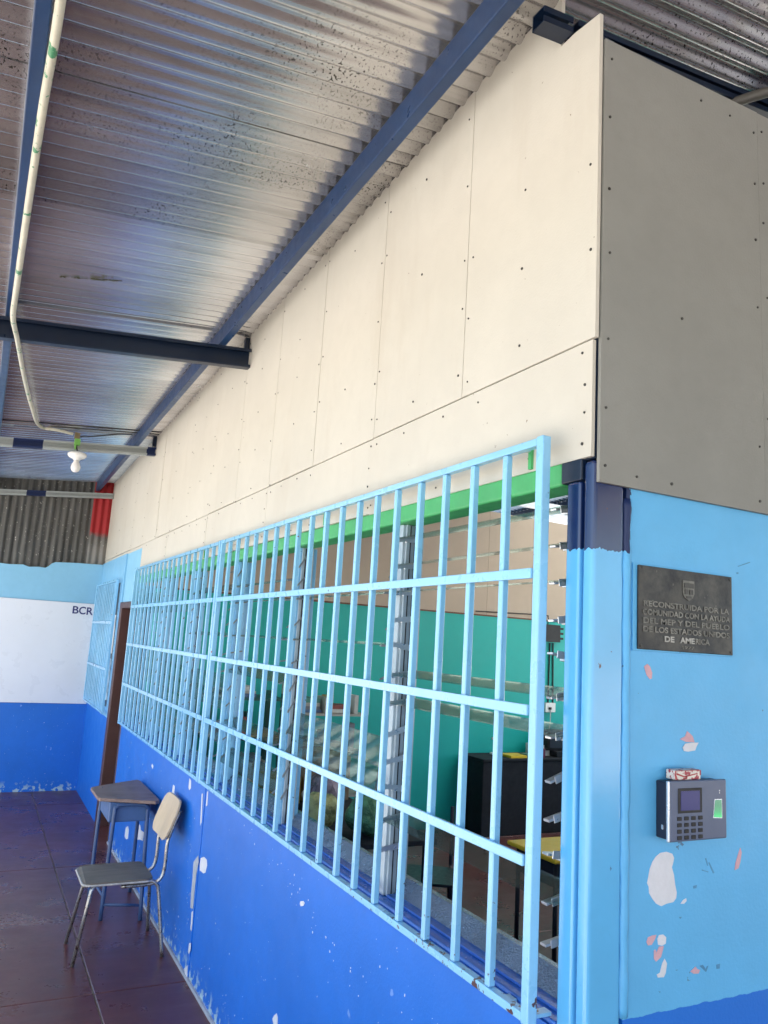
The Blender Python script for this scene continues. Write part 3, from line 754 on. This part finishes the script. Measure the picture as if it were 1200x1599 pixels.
part('shield_emblem', MB().box(cx - .016, cx + .016, YP - .0136, YP - .0122, cz + .006, cz + .018).box(cx - .014, cx - .002, YP - .0136, YP - .0122, cz - .010, cz + .002).box(cx + .002, cx + .014, YP - .0136, YP - .0122, cz - .010, cz + .002).box(cx - .008, cx + .008, YP - .0136, YP - .0122, cz - .019, cz - .014), M_plaque, PQ)
for sx, sz in ((px0 + .008, pz0 + .008), (px1 - .008, pz0 + .008), (px0 + .012, pz1 - .004), (px1 - .008, pz1 - .008)):
    part('screw', MB().obox((sx, YP - .0108, sz), (.0025, 0, .0012), (0, .0008, 0), (-.0012, 0, .0025)), M_screw, PQ)

# ------------------------------------------------------------------ fingerprint time clock
YF = 1.322
def tcp(u, v, y=YF): return at(u, v, 1, y)
a, b = tcp(1044.5, 1219), tcp(1135, 1219); c_, d_ = tcp(1044.5, 1317.5), tcp(1133.5, 1310)
tx0, tx1, tz0, tz1 = a.x, b.x, (c_.z + d_.z) / 2, (a.z + b.z) / 2
TC = thing('time_clock', 'slate grey fingerprint time clock with keypad and glowing green sensor', 'time clock', ((tx0 + tx1) / 2, YP, tz0))
M_tc = paint('slate_plastic', (.075, .10, .175, 1), .35, .06, 9, .03, 300)
M_tcd = paint('dark_slate_plastic', (.012, .016, .035, 1), .4, .1, 9, 0)
M_tcs = paint('silver_trim', (.55, .60, .66, 1), .25, .05, 9, 0, metal=.6)
part('back_case', MB().box(tx0 + .004, tx1 - .004, YF + .0082, YP - .0005, tz0 + .004, tz1 - .004), M_tcd, TC, bevel=.003)
part('front_case', MB().box(tx0 + .0062, tx1, YF, YF + .008, tz0, tz1), M_tc, TC, bevel=.0035, seg=3)
part('side_trim', MB().box(tx0, tx0 + .006, YF + .0002, YF + .008, tz0 + .0005, tz1 - .0005), M_tcs, TC, bevel=.002)
s0, s1 = tcp(1059, 1232), tcp(1096.5, 1269)
part('screen_bezel', MB().box(s0.x, s1.x, YF - .0015, YF - .0002, s1.z, s0.z), M_slot, TC, bevel=.0006, seg=1)
n = NT('lcd_screen'); n.set((.006, .007, .06, 1), .3)
n.b.inputs['Emission Color'].default_value = (.01, .015, .40, 1); n.b.inputs['Emission Strength'].default_value = .05
part('screen', MB().box(s0.x + .008, s1.x - .008, YF - .0020, YF - .0016, s1.z + .006, s0.z - .006), n.m, TC)
ka, kb = tcp(1061.3, 1279.5), tcp(1094.3, 1306.8)
key_me = MB().box(-.0068, .0068, -.0014, .0, -.0042, .0042).mesh('key', bevel=.0013, seg=2); key_me.materials.append(M_slot)
for r_ in range(4):
    for q in range(4):
        shared('key', key_me, (ka.x + (kb.x - ka.x) * q / 3, YF - .0001, ka.z + (kb.z - ka.z) * r_ / 3), TC)
f0, f1 = tcp(1114, 1250), tcp(1127.5, 1277)
part('sensor_frame', MB().prism([(f0.x + .004, YF - .0012, f0.z + .002), (f1.x + .001, YF - .0012, f0.z + .002), (f1.x + .001, YF - .0012, f1.z - .002), (f0.x - .001, YF - .0012, f1.z)], (0, .001, 0)), M_tcs, TC)
n = NT('green_sensor'); n.set((.10, .30, .20, 1), .15)
kz = n.ramp(n.axis(2), f0.z, f1.z)
n.b.inputs['Emission Color'].default_value = (.02, 1, .18, 1)
n.L(n.math('MULTIPLY_ADD', n.math('POWER', kz, 3), .16, .015), n.b.inputs['Emission Strength'])
part('sensor', MB().prism([(f0.x + .006, YF - .0018, f0.z), (f1.x - .001, YF - .0018, f0.z), (f1.x - .001, YF - .0018, f1.z), (f0.x + .001, YF - .0018, f1.z + .002)], (0, .0005, 0)), n.m, TC)
i0 = tcp(1124, 1237)
part('status_mark', MB().box(i0.x - .0012, i0.x + .0012, YF - .0006, YF - .0001, i0.z + .001, i0.z + .004).box(i0.x - .0006, i0.x + .0006, YF - .0006, YF - .0001, i0.z - .004, i0.z - .001), M_plastic, TC)
part('side_latch', MB().box(tx0 + .0012, tx0 + .0038, YF + .018, YF + .022, tz0 + .025, tz0 + .035), M_tcs, TC)
# small packet lying on the time clock
PK = thing('packet', 'small red and white packet lying on top of the time clock', 'packet', ((tx0 + tx1) / 2, YF + .02, tz1))
k0, k1 = tcp(1057.5, 1219), tcp(1098.5, 1219)
M_red = paint('red_print', (.35, .02, .03, 1), .4, .2, 30, 0)
part('box', MB().box(k0.x, k1.x, YF + .006, YF + .032, tz1 + .0004, tz1 + .022), paint('printed_card', (.66, .62, .56, 1), .45, .05, 20, 0, chips=[((.34, .03, .05, 1), 85, .53, 2)]), PK, bevel=.002)
part('red_print', MB().box(k0.x + .001, k0.x + .004, YF + .0048, YF + .0058, tz1 + .003, tz1 + .020).box(k1.x - .004, k1.x - .001, YF + .0048, YF + .0058, tz1 + .010, tz1 + .020)
     .prism([(k0.x + .006, YF + .0048, tz1 + .012), (k0.x + .03, YF + .0048, tz1 + .006), (k1.x - .012, YF + .0048, tz1 + .013), (k1.x - .012, YF + .0048, tz1 + .015), (k0.x + .03, YF + .0048, tz1 + .009), (k0.x + .006, YF + .0048, tz1 + .016)], (0, .0009, 0))
     .box(k0.x + .034, k0.x + .039, YF + .0048, YF + .0058, tz1 + .002, tz1 + .009).box(k0.x + .001, k1.x - .001, YF + .0048, YF + .0058, tz1 + .0203, tz1 + .0216), M_red, PK)

# ------------------------------------------------------------------ conduit, bulb
random.seed(11)
CO = thing('light_conduit', 'cream plastic conduit with flaking green paint running under the roof', 'conduit', (-1.25, 3, 3.35))
z = 3.345
pp = [(-1.245, -4.0, z), (-1.245, 1.0, z - .01)] + [tuple(at(95, 0, 2, 3.33)), tuple(at(62, 200, 2, 3.29))]
path = [at(25, 455, 2, 3.205), at(20.5, 497, 2, 3.19), at(27, 530, 2, 3.205), at(38, 590, 2, 3.235), at(50, 637, 2, 3.27)]
pp += [tuple(p) for p in path]
e0 = at(62, 666, 1, 6.93); e1 = at(90, 672, 1, 6.96); e2 = at(114, 678, 1, 6.99)
pp += [tuple(e0), tuple(e1), tuple(e2)]
def smoothpath(P, n=6):
    P = [Vector(p) for p in P]; out = []
    for i in range(len(P) - 1):
        p0, p1, p2, p3 = P[max(i - 1, 0)], P[i], P[i + 1], P[min(i + 2, len(P) - 1)]
        for k in range(n):
            t = k / n
            out.append(.5 * ((2 * p1) + (p2 - p0) * t + (2 * p0 - 5 * p1 + 4 * p2 - p3) * t * t + (3 * p1 - p0 - 3 * p2 + p3) * t ** 3))
    return out + [P[-1]]
part('pipe', MB().tube(smoothpath(pp), .0125, 10), M_pvc, CO, smooth=True)
bx = at(122, 690, 1, 6.99)
LT = thing('hanging_bulb', 'white bulb in porcelain holder hanging from green box on grey rafter', 'lamp', (bx.x, 6.99, 3.1))
part('junction_box', MB().box(bx.x - .034, bx.x + .010, 6.975, 7.018, bx.z + .022, bx.z + .075), paint('brown_box', (.16, .12, .06, 1), .6, .2, 20), LT, bevel=.003)
part('clamp', MB().box(bx.x - .028, bx.x + .018, 6.972, 7.020, bx.z - .032, bx.z + .0215).box(bx.x - .024, bx.x - .010, 6.972, 6.985, bx.z - .075, bx.z - .0325), paint('light_green_box', (.16, .42, .08, 1), .5, .2, 20), LT, bevel=.003)
hb = at(121, 708, 1, 6.99)
part('cord', MB().tube(smoothpath([(bx.x - .004, 6.99, bx.z - .02), (bx.x - .006, 6.99, (bx.z + hb.z) / 2), (hb.x, 6.99, hb.z + .01)]), .006, 6), M_slot, LT)
hz = hb.z
part('holder', MB().lathe((hb.x, 6.99, hz), [(.012, .010), (.055, .006), (.078, -.008), (.078, -.024), (.062, -.042), (.034, -.052), (.026, -.064)], 24), M_plastic, LT, smooth=True)
part('bulb', MB().lathe((hb.x, 6.99, hz), [(.021, -.065), (.024, -.080), (.033, -.098), (.039, -.120), (.038, -.138), (.031, -.155), (.017, -.166), (.002, -.169)], 24), M_plastic, LT, smooth=True)
part('wire', MB().tube(smoothpath([(bx.x + .01, 7.0, bx.z + .045), (bx.x + .05, 7.0, bx.z + .06), (bx.x + .11, 6.97, RZ(bx.x + .11, 7) - .055), (bx.x + .3, 6.9, RZ(bx.x + .3, 7) - .035), (bx.x + .42, 6.88, RZ(bx.x + .4, 7) - .03)]), .006, 6), M_slot, LT)
# pipe under the roof over the end face
RP = thing('roof_pipe', 'dark grey pipe under the shaded roof above the grey end boards', 'pipe', (.7, 1.5, 3.6))
part('pipe', MB().tube(smoothpath([(.42, 1.62, 3.50), (.55, 1.60, 3.52), (.66, 1.45, 3.53), (.80, 1.1, 3.55), (.9, -.2, 3.57)]), .016, 8), paint('dark_pipe', (.10, .095, .085, 1), .5, .2, 10), RP, smooth=True)

# ------------------------------------------------------------------ student chair and desk in the corridor
CH = thing('school_chair', 'worn wooden school chair with chrome legs backed against the blue wall', 'chair', (-.3, 4.88, 0))
sz = .425
def rrect(x0, x1, y0, y1, r, n=5):
    P = []
    for cx_, cy_, a0 in ((x1 - r, y1 - r, 0), (x0 + r, y1 - r, 90), (x0 + r, y0 + r, 180), (x1 - r, y0 + r, 270)):
        for k in range(n + 1):
            t = math.radians(a0 + 90 * k / n); P.append((cx_ + r * math.cos(t), cy_ + r * math.sin(t)))
    return P
seat = MB(); pr = rrect(-.535, -.155, 4.685, 5.045, .045)
seat.prism([(x, y, sz - .012 - .02 * max(0, (-.49 - x)) / .05) for x, y in pr], (0, 0, .013))
part('seat', seat, M_seat, CH, bevel=.003)
part('seat_rim', MB().tube([(x * .0 + (-.345 + (x + .345) * .985), 4.865 + (y - 4.865) * .985, sz - .015) for x, y in pr] + [(-.345 + (pr[0][0] + .345) * .985, 4.865 + (pr[0][1] - 4.865) * .985, sz - .015)], .006, 6), paint('pale_ply_edge', (.5, .47, .42, 1), .6, .3, 40), CH)
# back shell: rounded plate, leaning back and curved round the sitter
bm_ = MB(); pts = rrect(-.19, .19, 0, .215, .06, 6)
NB = len(pts)
def backpt(a, h, t):
    x = -.118 + .36 * h + .25 * a * a * -1 + t
    return Vector((min(x, -.012), 4.862 + a, .615 + h))
N1, N2 = 14, 8
vv = []; fs = []
def inside_w(h):     # half width of the rounded plate at height h
    r = .065; H = .215; w_ = .19
    if h < r: return w_ - r + math.sqrt(max(0, r * r - (r - h) ** 2))
    if h > H - r: return w_ - r + math.sqrt(max(0, r * r - (h - H + r) ** 2))
    return w_
for side in (0, .011):
    for i in range(N2 + 1):
        h = .215 * (0.5 - .5 * math.cos(math.pi * i / N2))
        ww = inside_w(h)
        for k in range(N1 + 1):
            vv.append(backpt(-ww + 2 * ww * k / N1, h, side))
S = (N1 + 1) * (N2 + 1)
for i in range(N2):
    for k in range(N1):
        q = i * (N1 + 1) + k
        fs.append((q, q + 1, q + N1 + 2, q + N1 + 1)); fs.append((S + q, S + q + N1 + 1, S + q + N1 + 2, S + q + 1))
for i in range(N2):
    for k in (0, N1):
        q = i * (N1 + 1) + k; fs.append((q, q + N1 + 1, S + q + N1 + 1, S + q))
for k in range(N1):
    for i in (0, N2):
        q = i * (N1 + 1) + k; fs.append((q, q + 1, S + q + 1, S + q))
bm_.add(vv, fs)
part('backrest', bm_, M_backr, CH, smooth=False)
for yy, s in ((4.745, -1), (4.985, 1)):
    fy = 4.712 if s < 0 else 5.056
    part('front_leg', MB().tube([(-.30, yy, sz - .026), (-.44, yy, sz - .026), (-.466, yy + s * .004, sz - .034), (-.478, yy + s * .007, sz - .055), (-.537, fy, 0)], .0105, 10), M_steel, CH, smooth=True)
    ry = 4.70 if s < 0 else 5.118
    part('rear_leg', MB().tube(smoothpath([(-.26, yy, sz - .026), (-.17, yy, sz - .026), (-.125, yy + s * .006, sz - .05), (-.108, yy + s * .012, sz - .11), (-.064, ry, 0)], 5), .0105, 10), M_steel, CH, smooth=True)
    yb = 4.745 if s < 0 else 4.975
    part('back_tube', MB().tube(smoothpath([(-.32, yb, sz - .048), (-.16, yb, sz - .046), (-.105, yb, sz - .02), (-.088, yb, sz + .04), (-.085, yb, .60), (-.056, yb, .70), (-.03, yb, .77)], 5), .0105, 10), M_steel, CH, smooth=True)

DK = thing('school_desk', 'trapezoid wooden school desk with blue book box and tube legs by the wall', 'desk', (-.2, 5.6, 0))
dz = .70
top = [(-.385, 5.50), (-.372, 5.475), (-.05, 5.325), (-.022, 5.345), (-.018, 5.37), (-.018, 6.06), (-.03, 6.085), (-.06, 6.08), (-.375, 5.86), (-.388, 5.83)]
part('top', MB().prism([(x, y, dz - .010) for x, y in top], (0, 0, .022)), M_dtop, DK, bevel=.004)
part('book_box', MB().box(-.315, -.065, 5.435, 5.80, dz - .135, dz - .0115), M_bluebox, DK, bevel=.008)
for pth, nm in (([(-.305, 5.37, 0), (-.285, 5.41, dz - .09), (-.277, 5.413, dz - .045), (-.25, 5.415, dz - .025), (-.115, 5.405, dz - .025), (-.085, 5.40, dz - .045), (-.079, 5.398, dz - .09), (-.076, 5.302, 0)], 'front'),
                ([(-.330, 5.755, 0), (-.312, 5.815, dz - .05), (-.28, 5.816, dz - .020), (-.10, 5.818, dz - .020), (-.055, 5.82, dz - .06), (-.043, 5.873, 0)], 'rear')):
    part('leg_frame', MB().tube(smoothpath(pth, 5), .0125, 10), M_bluetube, DK, smooth=True)
part('stretcher', MB().tube([(-.303, 5.375, .09), (-.076, 5.315, .085)], .009, 8), M_bluetube, DK, smooth=True)
part('stretcher', MB().tube([(-.327, 5.76, .14), (-.303, 5.385, .14)], .009, 8), M_bluetube, DK, smooth=True)

# ------------------------------------------------------------------ inside the room
TB = thing('black_table', 'black cloth covered table against the teal wall inside the room', 'table', (4.1, 6.78, 0))
part('body', MB().box(3.40, 5.2, 6.60, YB - .01, 0.0, .715), M_black, TB, bevel=.01)
part('top', MB().box(3.385, 5.215, 6.58, YB - .008, .716, .74), M_black, TB, bevel=.006)
def prop(name, mb, m, label, cat, o, bevel=.003, group=None): return single(name, mb, m, label, cat, o, bevel=bevel, group=group)
prop('yellow_folder', MB().box(3.75, 3.98, 6.62, 6.82, .7405, .765), M_yellow, 'yellow folder lying on the black table', 'folder', (3.86, 6.7, .74))
prop('paper_stack', MB().obox((4.33, 6.86, .795), (.13, .02, 0), (-.02, .10, 0), (0, 0, .054)), M_paper, 'white stack of paper on the black table', 'paper', (4.3, 6.86, .74))
TL = thing('white_lamp', 'small white arched lamp on the left end of the black table', 'lamp', (3.75, 6.9, .74))
part('base', MB().lathe((3.74, 6.9, .741), [(.045, 0), (.045, .015), (.01, .02)], 16), M_plastic, TL)
part('arm', MB().tube(smoothpath([(3.74, 6.9, .758), (3.75, 6.9, .85), (3.73, 6.88, .90), (3.68, 6.86, .905)]), .013, 8), M_plastic, TL, smooth=True)
CRT = thing('computer_monitor', 'black computer monitor on the black table beside the paper stack', 'monitor', (4.45, 6.7, .74))
part('case', MB().box(4.28, 4.74, 6.70, 6.90, .80, 1.0), M_black, CRT, bevel=.02)
part('stand', MB().box(4.36, 4.66, 6.64, 6.86, .741, .799), M_black, CRT, bevel=.006)
part('screen', MB().box(4.31, 4.71, 6.694, 6.6985, .83, .975), M_dark, CRT)
prop('small_box', MB().obox((4.13, 6.68, .785), (.07, .01, 0), (-.006, .05, 0), (0, 0, .044)), paint('maroon_card', (.12, .02, .05, 1), .5), 'small maroon box among the papers on the black table', 'box', (4.1, 6.7, .74))
prop('pen_tray', MB().box(3.95, 4.08, 6.62, 6.74, .7405, .778), paint('grey_green_plastic', (.10, .20, .16, 1), .5), 'grey green tray next to the yellow folder', 'tray', (4.0, 6.7, .74))
# electrical block on the wall, cables and outlet
EB = thing('breaker_block', 'black electrical breaker block high on the teal wall', 'breaker block', (4.55, YB, 2.0))
p0, p1 = at(850, 978, 1, YB - .05), at(878, 1004, 1, YB - .05)
part('body', MB().box(p0.x, p1.x - .03, YB - .06, YB - .0065, p1.z, p0.z + .02), M_slot, EB, bevel=.004)
for q in range(3):
    part('lug', MB().box(p1.x - .0295, p1.x + .02, YB - .05, YB - .03, p1.z + .03 + q * .055, p1.z + .055 + q * .055), M_slot, EB)
part('upper_wire', MB().tube(smoothpath([(p0.x + .07, YB - .03, p0.z + .021), (p0.x + .07, YB - .03, p0.z + .10), (p0.x - .02, YB - .02, p0.z + .12), (p0.x - .9, YB - .012, p0.z + .10)]), .006, 6), M_slot, EB)
for du in (0, 5):
    a, b = at(859 + du, 1005, 1, YB - .01), at(856 + du * 1.5, 1098, 1, YB - .01)
    part('cable', MB().tube([(a.x, YB - .012, a.z), (b.x, YB - .012, b.z)], .008, 6), M_slot, EB)
p0, p1 = at(852, 1098, 1, YB - .03), at(867, 1113, 1, YB - .03)
OU = thing('wall_outlet', 'white wall outlet with a plug below the breaker block', 'outlet', ((p0.x + p1.x) / 2, YB, p1.z))
part('box', MB().box(p0.x, p1.x, YB - .04, YB - .001, p1.z, p0.z), M_plastic, OU, bevel=.004)
part('plug', MB().box(p0.x + .04, p0.x + .07, YB - .056, YB - .0405, p1.z + .03, p1.z + .055), M_slot, OU)
part('cord', MB().tube(smoothpath([(p0.x + .06, YB - .048, p1.z + .03), (p0.x + .075, YB - .03, p1.z - .1), (p0.x + .05, YB - .02, p1.z - .3), (p0.x + .06, YB - .03, .76)]), .005, 6), M_plastic, OU)

def student_desk(name, label, x0, x1, y0, y1, z, mtop, mleg):
    D = thing(name, label, 'desk', ((x0 + x1) / 2, (y0 + y1) / 2, 0))
    part('top', MB().box(x0, x1, y0, y1, z - .025, z), mtop, D, bevel=.008)
    part('book_box', MB().box(x0 + .04, x1 - .04, y0 + .04, y1 - .04, z - .16, z - .026), M_black, D, bevel=.005)
    for xx in (x0 + .05, x1 - .05):
        for yy in (y0 + .05, y1 - .05): part('leg', MB().tube([(xx, yy, 0), (xx, yy, z - .026)], .013, 8), mleg, D, smooth=True)
    return D
student_desk('student_desk', 'yellow topped student desk inside by the near end of the window', 1.68, 2.3, 3.45, 3.88, .72, M_yellow, M_slot)
def dark_chair(x, y, rz, label):
    C = thing('student_chair', label, 'chair', (x, y, 0), 'dark chairs inside the room')
    C.rotation_euler = (0, 0, rz)
    keep = ORG[C]; ORG[C] = Vector((0, 0, 0))
    m = paint('dark_steel', (.02, .022, .03, 1), .4, .2, 9)
    part('seat', MB().prism([(a, b, .43) for a, b in rrect(-.19, .19, -.19, .19, .05)], (0, 0, .016)), m, C, bevel=.003)
    for s in (-1, 1):
        part('leg', MB().tube([(-.16, s * .15, .425), (-.2, s * .17, 0)], .012, 8), m, C)
        part('leg', MB().tube([(.16, s * .15, .425), (.2, s * .17, 0)], .012, 8), m, C)
        part('back_tube', MB().tube(smoothpath([(.08, s * .16, .42), (.19, s * .16, .44), (.215, s * .16, .52), (.25, s * .16, .80)]), .012, 8), m, C)
    ORG[C] = keep
    return C
dark_chair(1.38, 4.28, math.radians(60), 'dark steel chair inside with bare back tubes facing the window')
dark_chair(2.05, 3.15, math.radians(-100), 'dark chair drawn up to the yellow topped desk inside')

# shelves full of books and boxes along the partition
COLS = [(.45, .42, .36), (.30, .08, .07), (.55, .50, .42), (.10, .16, .28), (.35, .25, .15), (.62, .60, .56), (.08, .25, .20), (.45, .30, .10), (.20, .20, .22)]
M_books = [paint('cover_%d' % i, (*c, 1), .6, .15, 12, 0) for i, c in enumerate(COLS)]
M_rack = paint('pale_rack_steel', (.42, .38, .32, 1), .45, .1, 8, .04)
def rack(x0, x1, y0, y1, h, levels, label, seed, mat=None):
    random.seed(seed)
    K = thing('shelf_rack', label, 'shelf', ((x0 + x1) / 2, (y0 + y1) / 2, 0))
    for xx in (x0, x1 - .035):
        for yy in (y0, y1 - .035):
            part('upright', MB().box(xx, xx + .035, yy, yy + .035, 0, h), mat or M_rack, K)
    for z in levels:
        part('shelf', MB().box(x0 - .002, x1 + .002, y0 - .002, y1 + .002, z - .02, z), mat or M_rack, K)
    return K
ORD = ['first', 'second', 'third', 'fourth', 'fifth', 'sixth', 'seventh', 'eighth', 'ninth', 'tenth', 'eleventh', 'twelfth', 'thirteenth', 'fourteenth']
CN = ['tan', 'maroon', 'beige', 'navy', 'brown', 'off white', 'green', 'ochre', 'grey']
def books(x0, x1, y0, y1, z, hmax, where, seed):
    random.seed(seed); x = x0; n_ = 0
    while x < x1 - .05 and n_ < 14:
        if random.random() < .35:
            zz = z + .0005; wdt = random.uniform(.16, .24)
            if x + wdt > x1: break
            for q in range(random.randint(2, 4)):
                t = random.uniform(.018, .04)
                if zz + t > z + hmax: break
                ci = random.randrange(9)
                single('book', MB().obox((x + wdt / 2 + random.uniform(-.01, .01), (y0 + y1) / 2 - .03, zz + t / 2), (wdt / 2 - .012, 0, 0), (0, .10, 0), (0, 0, t / 2 - .0005)), M_books[ci], '%s book %s up in pile, %s place on %s' % (CN[ci], ORD[q], ORD[n_], where), 'book', (x, y0, z), group='books on ' + where)
                zz += t
            x += wdt + .01
        else:
            t = random.uniform(.025, .05); hh = random.uniform(.6, .95) * hmax; ci = random.randrange(9)
            single('book', MB().box(x, x + t - .002, y0 + .02, y0 + .02 + random.uniform(.16, .22), z + .0005, z + hh), M_books[ci], '%s upright book, %s from left on %s' % (CN[ci], ORD[n_], where), 'book', (x, y0, z), group='books on ' + where)
            x += t
        n_ += 1
rack(1.28, 1.95, 6.35, 6.75, 1.42, (.12, .50, .86, 1.18), 'pale metal shelf rack full of books before the teal wall', 1)
books(1.33, 1.9, 6.36, 6.74, 1.18, .2, 'the pale rack top', 21)
books(1.33, 1.9, 6.36, 6.74, .86, .26, 'the pale rack upper shelf', 22)
books(1.33, 1.9, 6.36, 6.74, .50, .28, 'the pale rack middle shelf', 23)
rack(.50, 1.16, 6.30, 6.72, 1.34, (.12, .56, .98, 1.30), 'dark green shelf rack with books behind the second grille', 2, paint('dark_green_rack', (.01, .10, .08, 1), .5))
books(.54, 1.12, 6.31, 6.7, 1.30, .2, 'the green rack top', 31)
books(.54, 1.12, 6.31, 6.7, .98, .26, 'the green rack upper shelf', 32)
books(.54, 1.12, 6.31, 6.7, .56, .3, 'the green rack middle shelf', 33)
# work table right behind the second bay, loaded with rolls, bags and paper
WT = thing('work_table', 'dark work table inside the window loaded with bags and rolls', 'table', (1.0, 4.6, 0))
part('top', MB().box(.55, 1.25, 3.95, 5.6, .70, .73), M_black, WT, bevel=.005)
for xx in (.58, 1.19):
    for yy in (3.98, 5.54): part('leg', MB().box(xx, xx + .035, yy, yy + .035, 0, .699), M_slot, WT)
random.seed(41)
def blob(c, r, seed, sq=(1, 1, .6)):
    rr = random.Random(seed); bm = bmesh.new(); bmesh.ops.create_icosphere(bm, subdivisions=3, radius=1)
    dirs = [(Vector((rr.uniform(-1, 1), rr.uniform(-1, 1), rr.uniform(-1, 1))).normalized(), rr.uniform(-.25, .3)) for _ in range(14)]
    m = MB(); 
    for v in bm.verts:
        n_ = v.co.normalized(); k = 1 + sum(w_ * max(0, n_.dot(d)) ** 6 for d, w_ in dirs)
        m.v.append(Vector(c) + Vector((n_.x * sq[0], n_.y * sq[1], max(n_.z, -.72) * sq[2])) * r * k)
    m.f = [tuple(v.index for v in f.verts) for f in bm.faces]; bm.free(); return m
def foil(name, c):
    n = NT(name); n.bump(n.noise(26, 5, .7), .9, .02)
    return n.set(n.mix(n.ramp(n.noise(14, 4), .4, .6), sc(c, .6), sc(c, 1.3)), .18, .3)
single('plastic_bag', blob((.86, 4.12, .84), .15, 1, (.8, .9, .9)), foil('green_film', (.12, .30, .14, 1)), 'shiny green plastic bag on the work table', 'bag', (.86, 4.12, .73))
single('plastic_bag', blob((.78, 3.98 + .12, .74 + .0), .001, 2), foil('x', (.3, .3, .1, 1)), 'x', 'bag') if False else None
single('plastic_bag', blob((.70, 4.36, .82), .12, 4, (.8, .8, .85)), foil('clear_yellow_film', (.50, .48, .20, 1)), 'crumpled yellow clear plastic bag on the work table', 'bag', (.70, 4.36, .73))
single('plastic_bag', blob((.90, 4.72, .84), .15, 5, (.8, 1.0, .85)), foil('mauve_film', (.30, .22, .26, 1)), 'mauve plastic bag in the middle of the work table', 'bag', (.9, 4.72, .73))
single('cardboard_box', MB().box(.60, .82, 5.0, 5.25, .7305, .90), paint('yellow_card', (.45, .28, .03, 1), .6, .2, 12), 'yellow cardboard box on the far end of the work table', 'box', (.7, 5.1, .73), bevel=.003)
single('cardboard_box', MB().box(.86, 1.2, 5.05, 5.5, .7305, 1.02), paint('brown_card', (.25, .17, .10, 1), .7, .2, 12), 'brown cardboard box behind the yellow box on the work table', 'box', (1.0, 5.3, .73), bevel=.003)
single('paper_roll', MB().tube([(.72, 4.55, .765), (.86, 5.0, .79)], .03, 12), M_paper, 'white paper roll lying across the work table', 'roll', (.8, 4.8, .74))
single('umbrella', MB().tube([(1.08, 4.40, .75), (1.10, 4.41, .95), (1.13, 4.43, 1.16), (1.14, 4.44, 1.30)], [.03, .03, .022, .012], 8), M_dark, 'folded dark umbrella leaning upright on the work table', 'umbrella', (1.08, 4.4, .73))
